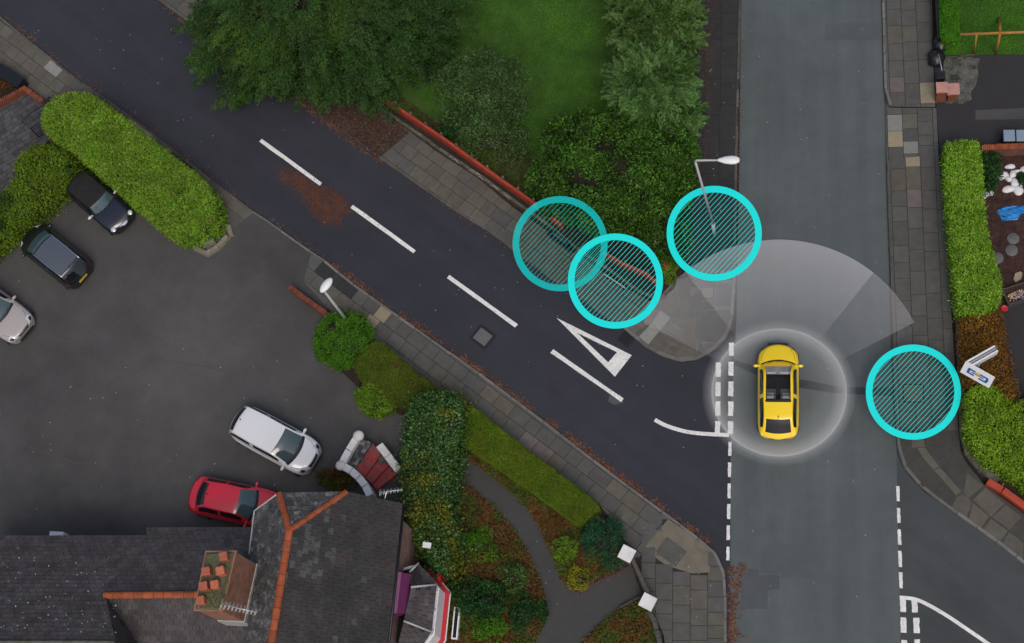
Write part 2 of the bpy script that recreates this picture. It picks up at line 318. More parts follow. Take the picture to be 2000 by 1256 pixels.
def hedge(label, top_px, z1, mat, cat='hedge', L=.1, Wd=.05, dens=1000, sdens=450, rr=.25, rough=.07, z0=.1, group=None, name='clipped_hedge', axis_up=.5, gaps=0, rnd=None):
    """clipped hedge: top_px is the outline of its top as the photograph shows it"""
    poly = [(p.x, p.y) for p in smooth_closed(GP(top_px, z1))]; poly = ccw(poly)
    c = np.mean(np.array(poly), 0); t = empty(name, (c[0], c[1], z0), 0, label, cat, group)
    a = abs(area2(poly)) / 2; n = int(a * dens); P2 = sample_poly(poly, n); d, N2 = np_edge(P2, poly)
    lum = lambda P: .5 * np.sin(P[:, 0] * 2.3 + 1.7 * np.sin(P[:, 1] * 1.9)) * np.sin(P[:, 1] * 2.7 + np.sin(P[:, 0] * 3.1))
    k = np.clip(1 - d / rr, 0, 1); z = z1 - rr * (1 - np.sqrt(np.maximum(0, 1 - k * k))) + lum(P2) * rough + RNG.normal(0, rough * .55, n)
    P = np.column_stack([P2, z]); N = np.column_stack([N2 * k[:, None], np.sqrt(np.maximum(.02, 1 - k * k))])
    per = resample(poly, .05); per_len = sum((Vector(poly[i]) - Vector(poly[i - 1])).length for i in range(len(poly))); m = int(per_len * (z1 - z0) * sdens)
    pp = np.array([tuple(q) for q in per]); idx = RNG.integers(0, len(pp), m); Q2 = pp[idx]; _, M2 = np_edge(Q2 + (c - Q2) * .02, poly)
    zz = RNG.uniform(z0, z1 - rr * .5, m); Q = np.column_stack([Q2 - M2 * (.04 + RNG.normal(0, rough * .6, m))[:, None], zz])
    P = np.vstack([P, Q]); N = np.vstack([N, np.column_stack([M2, np.full(m, .25)])])
    if gaps:
        keep = lum(P * 1.7 + 3) + RNG.normal(0, .12, len(P)) > gaps; P, N = P[keep], N[keep]
    A = N * axis_up + unit(len(P)) * 1.0; NN = N + unit(len(P)) * .55
    leaf_mesh('foliage', P, A, NN, L, Wd, mat, t)
    mb = MB(); ins = inset_poly(poly, .16); mb.prism(ins, z0 - .1, z1 - .16, 0, .1); mb.build('shade_core', MAT['twig_shade'], t)  # solid dark core puts the hedge's inner shade into colour
    return t
def smooth_closed(pts, n=3):
    p = [Vector((q[0], q[1])) for q in pts]; out = []; N = len(p)
    for i in range(N):
        p0, p1, p2, p3 = p[i - 1], p[i], p[(i + 1) % N], p[(i + 2) % N]
        for k in range(n):
            t = k / n; out.append(.5 * (2 * p1 + (p2 - p0) * t + (2 * p0 - 5 * p1 + 4 * p2 - p3) * t * t + (3 * p1 - p0 - 3 * p2 + p3) * t ** 3))
    return out
def clumps(c, rad, nc, cr, lower=-.3, shr=(.72, 1.0)):
    """clump centres over the upper part of an ellipsoid"""
    v = unit(nc * 6); v = v[v[:, 2] > lower][:nc]; sh = RNG.uniform(*shr, len(v))[:, None]
    return np.array(c) + v * np.array(rad) * sh, v, RNG.uniform(.75, 1.3, len(v)) * cr
def bush(name, label, cat, px, zc, rad, mat, nc=60, cr=.32, per=150, L=.1, Wd=.05, base_z=.1, group=None, mode='round', lower=-.25, trunk=True, out=.7, rz=0.0, core=.72, squash=1.0, sh=(.72, 1.0)):
    """crown of leaf clumps over an ellipsoid whose centre the photograph shows at px; height zc"""
    c = G(px[0], px[1], zc); t = empty(name, (c.x, c.y, base_z), 0, label, cat, group)
    C, V, R = clumps((0, 0, 0), rad, nc, cr, lower, sh)
    cs, sn = math.cos(rz), math.sin(rz); rot = np.array([[cs, sn, 0], [-sn, cs, 0], [0, 0, 1]])
    C = C @ rot + np.array([c.x, c.y, zc]); V = V @ rot
    k = np.repeat(np.arange(len(C)), per); u = unit(len(k)); u = u + V[k] * .75; u /= np.linalg.norm(u, axis=1)[:, None]
    rr = R[k][:, None] * RNG.uniform(.55, 1.0, len(k))[:, None] ** .5
    if mode == 'spray':                                   # pointed, drooping sprays
        ax = (V + unit(len(V)) * .6)[k] + np.array([0, 0, -.3]); ax /= np.linalg.norm(ax, axis=1)[:, None]
        s = RNG.uniform(-.5, 1.25, len(k))[:, None]; wd = np.clip(1.15 - s, .05, 1.2) * .5
        P = C[k] + ax * s * R[k][:, None] * 1.25 + unit(len(k)) * R[k][:, None] * wd; A = ax + unit(len(k)) * .5; N = V[k] + np.array([0, 0, .6]) + unit(len(k)) * .35
    else:
        P = C[k] + u * rr * np.array([1, 1, squash]); A = u * out + unit(len(k)) * .8; N = u + unit(len(k)) * .5
    ok = P[:, 2] > base_z + .02
    leaf_mesh('crown', P[ok], A[ok], N[ok], L, Wd, mat, t)
    mb = MB()
    if trunk:
        h = zc - base_z
        mb.tube([(c.x, c.y, base_z - .1), (c.x + .03, c.y, base_z + h * .5), (c.x, c.y + .03, zc + rad[2] * .3)], [.1 + .02 * rad[2], .07 + .012 * rad[2], .03], 7)
        for q in range(min(10, len(C))):
            e = C[RNG.integers(0, len(C))]; b = Vector((c.x, c.y, base_z + h * RNG.uniform(.3, .9))); mb.tube([b, b.lerp(Vector(e), .5) + Vector((0, 0, -.08)), e], [.05, .03, .012], 5)
    mb.lathe((c.x, c.y, zc), [(max(.02, math.cos(a)) * core, math.sin(a) * rad[2] * core) for a in np.linspace(-1.4 if lower < -.6 else -.5, 1.5, 6)], 12, 0, rad[0], rad[1], -rz)  # dark ellipsoid core, painted shade between the leaf clumps
    mb.build('trunk', MAT['twig_shade'], t); return t
def scatter(name, parent, poly_px, n, mat, L, Wd, z0, zr, label=None, flat=.3, z=0.0):
    poly = [(p.x, p.y) for p in GP(poly_px, z)]; P2 = sample_poly(poly, n) + (RNG.normal(0, .13, (n, 2)) if name == 'leaf_mush' else 0); P = np.column_stack([P2, z0 + RNG.uniform(0, 1, n) ** 1.5 * zr])
    N = np.tile([0, 0, 1.0], (n, 1)) + unit(n) * flat; A = unit(n) * np.array([1, 1, .3 + flat * .5])
    return leaf_mesh(name, P, A, N, L, Wd, mat, parent, 'stuff')
def blades(name, poly_px, n, mat, L, Wd, z0, parent=None):
    poly = [(p.x, p.y) for p in GP(poly_px, z0)]; P2 = sample_poly(poly, n); P = np.column_stack([P2, np.full(n, z0)])
    A = unit(n) * np.array([1, 1, .2]) * .9 + np.array([0, 0, .75]); return leaf_mesh(name, P, A, unit(n) * .6 + np.array([0, 0, .8]), L, Wd, mat, parent, 'stuff')
def litter(line_px, n, spread, mat, L=.05, z=.014, gap=None, off=0.0):
    pts = [Vector(G(x, y)) for x, y in line_px]; seg = [(pts[i + 1] - pts[i]).length for i in range(len(pts) - 1)]; tot = sum(seg); out = []
    dens = RNG.uniform(0, 1, 60) ** 1.6 if gap else np.ones(60)
    while len(out) < n:
        s = RNG.uniform(0, tot)
        if RNG.uniform() > dens[int(s / tot * 59)]: continue
        for i, l in enumerate(seg):
            if s <= l: break
            s -= l
        e = (pts[i + 1] - pts[i]) / seg[i]; nn = Vector((-e.y, e.x, 0)); q = pts[i] + e * s + nn * (off + abs(RNG.normal(0, abs(spread))) * (math.copysign(1, spread) if gap else RNG.choice([-1, 1]))); out.append((q.x, q.y, z + RNG.uniform(0, .015)))
    return np.array(out)
# ------------------------------------------------------------------ ground sheets
def sheet(name, pts, z, mat, world=False, parent=None, kind='structure', label=None):
    q = pts if world else [(p.x, p.y) for p in GP(pts, z)]
    me = bpy.data.meshes.new(name); bm = bmesh.new(); q = ccw(q)
    f = bm.faces.new([bm.verts.new((p[0], p[1], z)) for p in q]); f.normal_update(); bmesh.ops.triangulate(bm, faces=[f]); bm.to_mesh(me); bm.free(); me.materials.append(mat)
    o = bpy.data.objects.new(name, me); COL.objects.link(o)
    if parent is not None: o.parent = parent
    if kind and parent is None: o['kind'] = kind
    if label: o['label'] = label
    return o
sheet('ground', [(-500, -500), (500, -500), (500, 500), (-500, 500)], -.03, MAT['soil'], True)
XL, XR = -1.9, 4.86
main_road = sheet('main_road', [(XL - .12, -25), (4.95, -25), (4.9, 16), (4.9, 31), (4.95, 90), (-1.55, 90), (-1.72, 31), (-1.8, 23), (XL - .12, 19)], 0, MAT['tar_main'], True)
KL = [(-180, -95), (0, 32), (70, 89), (154, 157), (207, 192), (268, 237), (321, 278), (401, 341), (495, 413), (530, 435), (597, 484), (637, 510), (681, 547), (751, 597), (851, 668), (945, 734), (1081, 836), (1151, 891), (1231, 951), (1295, 998), (1345, 1035), (1382, 1064), (1402, 1083), (1415, 1110), (1419, 1137), (1420, 1256), (1420, 1330)]
KU = [(120, -150), (305, 0), (375, 50), (450, 103), (547, 172), (614, 219), (661, 252), (701, 284), (751, 318), (811, 360), (900, 422), (952, 453), (1011, 497), (1039, 521), (1089, 555), (1129, 584), (1190, 626), (1218, 643), (1260, 679), (1293, 697), (1309, 702), (1331, 708), (1359, 704), (1379, 695), (1403, 679), (1419, 661), (1429, 637), (1434, 610), (1435, 575), (1437, 540), (1441, 300), (1447, 60), (1449, -60)]
KR = [(1990, 1330), (2060, 1150), (2000, 1104), (1948, 1063), (1888, 1020), (1845, 990), (1805, 960), (1785, 940), (1765, 915), (1755, 890), (1750, 860), (1746, 788), (1742, 657), (1738, 525), (1734, 420), (1732, 330)]
side_road = sheet('side_road', KL[:-1] + [(1426, 1256), (1427, 900), (1430, 640), (1420, 655)] + KU[:24][::-1], .004, MAT['tar_side'])
right_road = sheet('right_side_road', [(1751, 862), (1752, 950), (1754, 1050), (1758, 1190), (1760, 1330)] + KR[:12], .004, MAT['tar_right'])
park = sheet('car_park', [(-200, 300), (-60, 560), (130, 340), (330, 330), (437, 372), (530, 437), (597, 486), (637, 512), (660, 560), (720, 690), (860, 860), (900, 960), (700, 1120), (-200, 1150)], .10, MAT['tar_park'])
entry = sheet('entry_apron', [(425, 362), (495, 415), (530, 437), (597, 486), (620, 500), (600, 560), (430, 470)], .104, MAT['tar_park'])
# patches and repairs
def seam(line, wd, mat, parent, z):
    for i in range(len(line) - 1):
        A, B = G(*line[i], z), G(*line[i + 1], z); e = (B - A).normalized(); n = Vector((-e.y, e.x, 0)) * wd / 2; mb = MB(); mb.quad(A - n, B - n, B + n, A + n); mb.build('tarmac_seam', mat, parent)
def decal(name, pts, z, mat, parent): return sheet(name, pts, z, mat, parent=parent, kind=None)
decal('asphalt_repair', [(1432, 702), (1470, 714), (1530, 738), (1570, 742), (1640, 756), (1700, 757), (1752, 756), (1752, 774), (1690, 771), (1630, 768), (1560, 757), (1520, 752), (1465, 727), (1432, 712)], .005, MAT['trench'], main_road)
decal('asphalt_repair', [(1487, 1062), (1608, 1062), (1607, 1130), (1526, 1129), (1526, 1120), (1485, 1120)], .005, MAT['patch2'], main_road)
decal('asphalt_repair', [(1449, 1111), (1483, 1112), (1483, 1124), (1522, 1124), (1522, 1152), (1499, 1153), (1499, 1189), (1446, 1189)], .011, MAT['patch'], main_road)
decal('asphalt_repair', [(1612, 46), (1718, 42), (1720, 78), (1610, 78)], .005, MAT['patch2'], main_road)
decal('asphalt_repair', [(1190, 772), (1212, 770), (1218, 786), (1200, 791), (1188, 784)], .009, MAT['patch'], side_road)
seam([(60, 655), (165, 672), (240, 692), (400, 715), (470, 735), (600, 770)], .05, MAT['tar_seam'], park, .105)
seam([(245, 690), (262, 610), (300, 545), (340, 480)], .045, MAT['tar_seam'], park, .106)
seam([(20, 860), (150, 905), (330, 905)], .045, MAT['tar_seam'], park, .105)
# road markings
def stripe(name, a, b, wd, parent, z=.012, mat=None):
    A, B = G(*a), G(*b); e = (B - A).normalized(); n = Vector((-e.y, e.x, 0)) * wd / 2; mb = MB()
    k = lambda s: Vector((random.uniform(-.012, .012), random.uniform(-.012, .012), 0))
    m = 5; L = [A.lerp(B, i / m) + n + k(0) for i in range(m + 1)]; R = [A.lerp(B, i / m) - n + k(0) for i in range(m + 1)]
    P = L + R[::-1]; mb.prism([(p.x, p.y) for p in P], z - .004, z); return mb.build(name, mat or MAT['paint'], parent)
def band(name, line, wd, parent, z=.012):
    pts = smooth_line([G(*p) for p in line], 5); mb = MB()
    for i in range(len(pts) - 1):
        e = (pts[i + 1] - pts[i]).normalized(); n = Vector((-e.y, e.x, 0)) * wd / 2
        e0 = (pts[i] - pts[i - 1]).normalized() if i else e; n0 = Vector((-e0.y, e0.x, 0)) * wd / 2
        mb.quad(*[q + Vector((0, 0, z)) for q in (pts[i] + n0, pts[i] - n0, pts[i + 1] - n, pts[i + 1] + n)])
    return mb.build(name, MAT['paint'], parent)
for a, b in (((509, 274), (627, 360)), ((687, 403), (810, 492)), ((875, 540), (1009, 637)), ((1078, 686), (1216, 782))): stripe('lane_dash', a, b, .19, side_road)
Y = [(669.7, 695), (706.7, 734), (745, 774), (784, 812), (822.6, 848)]
for y0, y1 in Y: stripe('give_way_dash', (1428.5 - (y0 - 669) * .008, y0), (1428.5 - (y1 - 669) * .012, y1), .22, side_road)
for y0, y1 in ((708, 736), (746, 774), (784, 812), (823, 848)): stripe('give_way_dash', (1403 - (y0 - 708) * .01, y0), (1403 - (y1 - 708) * .012, y1), .22, side_road)
for k, (y0, y1) in enumerate(((863, 890), (904, 932), (944, 973), (984.5, 1014), (1026, 1055), (1067.5, 1094.5))): stripe('edge_dash', (1426 - k * .8, y0), (1425.6 - k * .8, y1), .13, side_road)
for k, (y0, y1) in enumerate(((950, 979), (992, 1021), (1034, 1064), (1076, 1107), (1118, 1149))): stripe('edge_dash', (1753.3 + k * 1.4, y0), (1754.5 + k * 1.4, y1), .13, right_road)
band('lane_line', [(1279, 820), (1300, 831), (1335, 842), (1370, 847), (1424, 850)], .17, side_road, .013)
band('lane_line', [(1757, 1167), (1785, 1170), (1810, 1180), (1850, 1203), (1890, 1230), (1925, 1254), (1990, 1300)], .15, right_road, .013)
for x, y0, y1 in ((1763, 1170, 1195), (1786, 1172, 1196), (1764, 1206, 1236), (1789.5, 1207, 1237), (1766, 1250, 1280), (1791, 1249, 1280)): stripe('give_way_dash', (x, y0), (x + 1, y1), .23, right_road)
tri = MB(); o_ = [(p.x, p.y) for p in GP([(1087, 621), (1234, 694), (1201, 736)])]; i_ = [(p.x, p.y) for p in GP([(1127, 650), (1205, 688), (1188, 708)])]
for k in range(3):
    a, b, c, d = o_[k], o_[(k + 1) % 3], i_[(k + 1) % 3], i_[k]; tri.quad((*a, .012), (*b, .012), (*c, .012), (*d, .012))
tri.build('give_way_triangle', MAT['paint'], side_road)
# ------------------------------------------------------------------ pavements
def kerbs(parent, line_px, mat, wd=.13, z=.125, L=.915, side=1):
    pts = [Vector((p.x, p.y, 0)) for p in GP(line_px)]
    seg = []; acc = 0
    for i in range(len(pts) - 1): seg.append((acc, (pts[i + 1] - pts[i]).length, pts[i], pts[i + 1])); acc += seg[-1][1]
    def at(s):
        for a, l, p, q in seg:
            if s <= a + l: return p.lerp(q, (s - a) / l)
        return seg[-1][3]
    n = max(1, round(acc / L))
    for k in range(n):
        a, b = at(acc * k / n), at(acc * (k + 1) / n); e = (b - a).normalized(); nn = Vector((-e.y, e.x, 0)) * side * wd
        a = a + e * .006; b = b - e * .006; a += nn * random.uniform(-.05, .05); mb = MB()
        mb.prism([(q.x, q.y) for q in (a, b, b + nn, a + nn)], -.02, z + random.uniform(-.004, .004), 0, .012); mb.build('kerb_stone', mat, parent)
def paving(name, region_px, line_px, rows, length, mats, special=(), z=.12, base_mat='joint', jitter=.25, skip=(), gapw=.012, flip=False, holes=(), joined=None):
    """a pavement sheet and its separate paving stones, laid in rows along line_px and cut to the outline"""
    reg = [(p.x, p.y) for p in GP(region_px, z)]; par = sheet(name, reg, z - .018, MAT[base_mat], True)
    A, B = G(*line_px[0]), G(*line_px[1]); e = Vector(((B - A).x, (B - A).y)).normalized(); n = Vector((-e.y, e.x)) * (-1 if flip else 1); A2 = Vector((A.x, A.y))
    sp = [(G(x, y, z), m) for x, y, m in special]; off = 0.0; Lr = (B - A).length; hs = [[(p.x, p.y) for p in GP(h, z)] for h in holes]
    for r, wd in enumerate(rows):
        s = -random.uniform(0, length) if r % 2 else 0.0
        while s < Lr:
            l = length * random.uniform(1 - jitter, 1 + jitter)
            q = [A2 + e * (s + gapw) + n * (off + gapw), A2 + e * (s + l) + n * (off + gapw), A2 + e * (s + l) + n * (off + wd), A2 + e * (s + gapw) + n * (off + wd)]
            c = clip(reg, q); s += l
            if len(c) < 3 or abs(area2(c)) < .03: continue
            cen = sum(c, Vector((0, 0))) / len(c)
            if any(inside(cen, h) for h in hs): continue
            m = random.choice(mats)
            for p, mm in sp:
                if inside((p.x, p.y), c): m = mm
            if m is None: continue
            mb = MB(); t0 = random.uniform(-.005, .005); mb.prism(c, z - .025, z + t0, 0, .008); mb.build('paving_stone', MAT[m], par)
        off += wd
    return par
g3 = ['slab'] * 5 + ['slab_warm'] * 3
pv_left = paving('pavement_by_left_hedge', [(-180, -90), (0, 36), (70, 93), (154, 161), (268, 241), (321, 282), (401, 345), (495, 415), (440, 455), (330, 400), (120, 230), (88, 205), (40, 165), (0, 132), (-180, 20)],
    [(-180, -95), (530, 437)], [.62, .62, .62, .6], .8, ['slab_warm'] * 5 + ['slab'], [(262, 246, 'slab_beige'), (285, 262, 'slab_beige'), (112, 128, 'slab_pale'), (58, 118, 'slab_warm'), (150, 163, 'slab'), (345, 330, 'slab_dark'), (370, 345, 'slab_dark'), (395, 370, 'slab_dark'), (415, 385, 'slab_dark'), (320, 310, 'slab_dark'), (330, 300, 'slab'), (355, 320, 'slab_dark')], flip=True)
kerbs(pv_left, KL[1:9], MAT['kerb_dark'], side=-1); kerbs(pv_left, KL[8:12], MAT['kerb'], .11, .108, side=-1)
pv_mid = paving('pavement_by_low_hedges', [(608, 496), (637, 512), (681, 549), (751, 599), (851, 670), (945, 736), (1081, 838), (1151, 893), (1231, 953), (1295, 1000), (1290, 1085), (1240, 1090), (1210, 1038), (1170, 985), (1000, 860), (890, 785), (780, 715), (690, 650), (640, 602), (592, 548)],
    [(600, 480), (1345, 1035)], [.16, .62, .62, .62, .62], .84, g3 + ['slab'] * 4, [(736, 610, 'slab_beige'), (728, 637, 'slab_beige'), (630, 530, 'slab_dark'), (655, 545, 'slab_dark'), (680, 563, 'slab_dark'), (900, 800, 'slab_mauve'), (1040, 855, 'slab_mauve'), (1055, 870, 'slab_mauve'), (1075, 895, 'slab_mauve')], flip=True)
kerbs(pv_mid, KL[11:20], MAT['kerb'], side=-1)
pv_corner = paving('pavement_by_gate', [(1295, 1000), (1345, 1037), (1382, 1067), (1402, 1085), (1415, 1112), (1418, 1137), (1420, 1330), (1306, 1330), (1296, 1240), (1268, 1180), (1226, 1090), (1215, 1060)],
    [(1422, 990), (1424, 1335)], [.13, .72, .72, .72, .72, .6], .68, g3 + ['slab'] * 2, [(1375, 1110, 'slab_beige') if 0 else (1402, 1130, 'slab_warm'), (1376, 1130, 'slab_warm'), (1350, 1160, 'slab_warm'), (1376, 1190, 'slab_warm')], flip=True,
    holes=[[(1262, 1060), (1305, 1012), (1345, 1040), (1390, 1075), (1388, 1105), (1365, 1122), (1310, 1110)]])
kerbs(pv_corner, KL[19:26], MAT['kerb'], side=-1)
mb = MB(); mb.prism([(p.x, p.y) for p in GP([(1257, 1072), (1305, 1013), (1345, 1041), (1388, 1076), (1387, 1118), (1352, 1120), (1300, 1104)], .12)], .09, .119, 0, .01); mb.build('concrete_panel', MAT['tan_conc'], pv_corner)
pv_up = paving('pavement_by_red_fence', [(120, -190), (305, 0), (375, 48), (450, 101), (547, 170), (614, 217), (661, 250), (701, 282), (751, 316), (811, 358), (900, 420), (952, 451), (1011, 495), (1089, 553), (1129, 582), (1190, 624), (1218, 641), (1290, 600), (1270, 588), (1223, 562), (1183, 535), (1149, 510), (1116, 490), (1067, 450), (1000, 403), (934, 348), (850, 294), (801, 257), (731, 211), (640, 150), (420, -40), (240, -190)],
    [(300, -4), (1260, 682)], [.16, .6, .6, .6, .6], .78, ['slab'] * 1 + ['slab_warm'] * 5, [(335, 5, 'slab_beige'), (352, 8, 'slab'), (385, 22, 'slab_pale')])
kerbs(pv_up, KU[:17], MAT['kerb_dark'])
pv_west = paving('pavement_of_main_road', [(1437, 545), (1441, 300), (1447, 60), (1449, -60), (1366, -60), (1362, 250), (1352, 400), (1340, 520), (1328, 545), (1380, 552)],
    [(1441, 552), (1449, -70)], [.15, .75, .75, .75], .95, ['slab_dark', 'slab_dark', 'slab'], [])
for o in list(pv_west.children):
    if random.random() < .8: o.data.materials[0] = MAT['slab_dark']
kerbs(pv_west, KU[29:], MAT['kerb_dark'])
pv_tip = sheet('corner_pavement', [(1219, 642), (1260, 678), (1293, 696), (1309, 701), (1331, 707), (1359, 703), (1379, 694), (1402, 679), (1418, 661), (1428, 637), (1433, 610), (1437, 545), (1380, 550), (1325, 545), (1300, 583), (1276, 588), (1250, 600)], .1, MAT['concrete'])
Zc = lambda pts: [(1180 + x / 5.025, 480 + y / 5.025) for x, y in pts]
for m, pts in (('slab_pale', [(550, 635), (650, 705), (545, 835), (460, 760)]), ('slab_pale', [(458, 764), (541, 838), (430, 972), (340, 890)]), ('slab_mauve', [(645, 765), (790, 865), (755, 922), (605, 820)]), ('slab_mauve', [(603, 824), (752, 926), (715, 975), (572, 880)]),
    ('slab_warm', [(720, 510), (838, 510), (838, 630), (720, 622)]), ('slab_warm', [(955, 415), (1085, 425), (1090, 538), (955, 533)]), ('slab_warm', [(715, 440), (715, 615), (660, 690), (560, 622), (545, 540), (600, 520)]), ('slab', [(850, 290), (1000, 345), (1000, 412), (850, 405)]),
    ('slab', [(1110, 365), (1255, 370), (1248, 590), (1100, 585)]), ('slab', [(905, 638), (1238, 628), (1225, 790), (1140, 945), (922, 938), (893, 860)]), ('slab_warm', [(655, 700), (720, 632), (880, 640), (886, 850), (810, 832), (655, 735)]), ('slab_warm', [(805, 845), (886, 868), (907, 940), (900, 1060), (732, 1095), (722, 985), (800, 870)]),
    ('slab', [(926, 948), (965, 962), (1000, 1052), (918, 1075)]), ('slab_warm', [(980, 966), (1122, 955), (1015, 1048)]), ('slab_warm', [(440, 975), (543, 845), (640, 960), (568, 1055)]), ('slab_warm', [(583, 1062), (655, 975), (712, 992), (722, 1095), (640, 1092)]), ('slab', [(730, 330), (845, 300), (845, 500), (730, 502)]), ('slab', [(848, 510), (945, 425), (945, 625), (848, 628)]),
    ('slab_warm', [(300, 850), (455, 765), (335, 888)]), ('slab', [(1010, 360), (1100, 365), (1090, 418), (1005, 412)]), ('slab', [(955, 548), (1090, 548), (1090, 620), (955, 628)])):
    mb = MB(); mb.prism([(p.x, p.y) for p in GP(Zc(pts), .12)], .09, .12 + random.uniform(-.003, .004), 0, .008); mb.build('paving_stone', MAT[m], pv_tip)
kerbs(pv_tip, KU[16:18], MAT['kerb_dark']); kerbs(pv_tip, KU[17:30], MAT['kerb'], .14)
# right hand pavements
pv_ne = paving('pavement_north_of_drive', [(1721, -60), (1724, 84), (1726, 167), (1729, 198), (1737, 208), (1827, 209), (1823, 120), (1819, -60)], [(1721, -70), (1733, 214)], [.13, .66, .66, .66, .66], .95, ['slab'] * 4, [(1740, 65, 'slab_warm'), (1785, 57, 'slab_warm'), (1813, 186, 'slab_beige'), (1765, 160, 'slab_mauve')])
kerbs(pv_ne, [(1721, -60), (1724, 84), (1726, 167), (1729, 198), (1737, 208)], MAT['kerb'])
pv_x = paving('drive_crossing', [(1729, 200), (1737, 210), (1829, 211), (1834, 306), (1738, 312), (1731, 326)], [(1727, 205), (1731, 330)], [.1, .66, .66, .66, .66], .66, ['slab'] * 2, [(1741, 243, 'slab_pale'), (1741, 261, 'slab_warm'), (1741, 279, 'slab_beige'), (1768, 227, 'slab_warm'), (1772, 283, 'slab_pale'), (1740, 220, 'slab_warm')], z=.08)
pv_se = paving('pavement_south_of_drive', [(1731, 322), (1736, 310), (1833, 302), (1838, 340), (1850, 481), (1860, 635), (1868, 750), (1872, 840), (1752, 840), (1746, 788), (1742, 657), (1738, 525), (1734, 420)], [(1731, 300), (1751, 850)], [.14, .66, .64, .64, .66, .5], .95, ['slab'] * 4, [(1796, 320, 'slab_beige'), (1772, 335, 'slab_warm'), (1772, 365, 'slab_warm'), (1745, 345, 'slab_warm'), (1773, 395, 'slab_mauve'), (1790, 835, 'slab_warm')])
kerbs(pv_se, [(1740, 306), (1733, 312), (1731, 322), (1734, 420), (1738, 525), (1742, 657), (1746, 788), (1749, 845)], MAT['kerb_dark'], side=1)
pv_sc = sheet('corner_pavement_right', [(1752, 836), (1872, 836), (1876, 880), (1888, 905), (1922, 946), (1999, 1003), (2060, 1048), (2060, 1148), (2000, 1102), (1948, 1061), (1888, 1018), (1845, 988), (1805, 958), (1785, 938), (1765, 913), (1755, 888)], .108, MAT['slab_tar'])
Z4 = lambda pts: [(1400 + x / 2.99, 836 + y / 2.99) for x, y in pts]
for m, pts in (('slab_warm', [(1135, 30), (1205, 30), (1215, 110), (1140, 115)]), ('slab_beige' if 0 else 'slab_warm', [(1170, 115), (1215, 115), (1300, 225), (1265, 245), (1200, 170)]), ('slab_warm', [(1268, 248), (1302, 228), (1430, 370), (1400, 395)]), ('slab_tar', [(1065, 20), (1130, 30), (1135, 115), (1165, 120), (1195, 175), (1260, 250), (1320, 315), (1200, 345), (1120, 250), (1080, 150)]),
    ('slab_tar', [(1210, 30), (1385, 40), (1395, 160), (1445, 250), (1440, 365), (1310, 225), (1220, 110)]), ('slab_tar', [(1325, 320), (1395, 400), (1365, 455), (1205, 352)]), ('slab_warm', [(1440, 375), (1460, 262), (1560, 335), (1470, 410)]), ('slab_warm', [(1400, 405), (1438, 380), (1490, 430), (1460, 530), (1370, 465)]), ('slab_warm', [(1495, 420), (1570, 345), (1680, 440), (1600, 520)]), ('slab_warm', [(1470, 535), (1495, 435), (1590, 515), (1540, 595)]), ('slab_warm', [(1548, 600), (1600, 528), (1700, 600), (1650, 672)]), ('slab_warm', [(1608, 520), (1688, 448), (1780, 520), (1710, 595)]), ('slab_warm', [(1660, 680), (1708, 605), (1790, 670), (1790, 775)])):
    mb = MB(); mb.prism([(p.x, p.y) for p in GP(Z4(pts), .12)], .09, .12 + random.uniform(-.003, .003), 0, .008); mb.build('paving_stone', MAT[m], pv_sc)
kerbs(pv_sc, KR[1:12][::-1], MAT['kerb'], .15, side=1)
# other ground
lawn = sheet('lawn', [(860, -60), (1230, -60), (1240, 260), (1060, 420), (1000, 370), (850, 260), (740, 180), (700, 150), (700, -60)], .13, MAT['lawn'])
verge = sheet('planted_strip', [(240, -190), (420, -40), (640, 150), (731, 213), (801, 259), (850, 296), (934, 350), (1067, 452), (1149, 512), (1223, 564), (1276, 590), (1300, 583), (1325, 545), (1342, 515), (1354, 400), (1364, 250), (1368, -60)], .105, MAT['soil'])
lawn_r = sheet('right_lawn', [(1828, -60), (2080, -60), (2080, 106), (1834, 108)], .12, MAT['lawn'])
drive = sheet('driveway', [(1824, 107), (2080, 104), (2080, 290), (1836, 300), (1829, 211)], .086, MAT['tar_drive'])
decal('tarmac_repair', [(1905, 215), (2080, 208), (2080, 232), (1905, 234)], .09, MAT['tar_park'], drive)
decal('gravel_edge', [(1842, 114), (1880, 111), (1914, 113), (1909, 130), (1911, 150), (1905, 168), (1896, 180), (1898, 194), (1880, 203), (1846, 202)], .09, MAT['gravel'], drive)
bed_r = sheet('mulch_bed', [(1838, 300), (2080, 290), (2080, 560), (1960, 575), (1850, 600)], .11, MAT['mulch'])
yard_r = sheet('dark_yard', [(1880, 580), (2080, 555), (2080, 800), (1960, 800)], .115, MAT['tar_drive'])
soil_r = sheet('hedge_soil', [(1852, 440), (1960, 560), (1980, 760), (2080, 780), (2080, 1060), (1922, 940), (1880, 880)], .112, MAT['soil'])
garden = sheet('front_garden_soil', [(640, 603), (690, 652), (780, 717), (890, 787), (1000, 862), (1170, 987), (1210, 1040), (1226, 1090), (1268, 1180), (1306, 1330), (740, 1330), (780, 1000), (790, 900), (792, 815), (745, 795), (690, 748), (640, 700), (625, 650)], .106, MAT['soil'])
path = sheet('garden_path', [(855, 855), (893, 873), (984, 946), (1037, 996), (1064, 1043), (1084, 1090), (1097, 1130), (1124, 1157), (1232, 1104), (1256, 1166), (1211, 1187), (1178, 1211), (1138, 1251), (1110, 1330), (1030, 1330), (1047, 1251), (1064, 1220), (1067, 1187), (1061, 1147), (1047, 1114), (1027, 1070), (997, 1027), (960, 986), (917, 953), (883, 936), (850, 920)], .125, MAT['tar_path'])
# stone sett yard, top left
setts = paving('sett_yard', [(-60, 250), (48, 168), (88, 206), (110, 250), (60, 330), (20, 370), (-60, 440)], [(-110, 262), (75, 150)], [.24] * 24, .42, ['setts'], z=.115, jitter=.4, gapw=.014, flip=True)
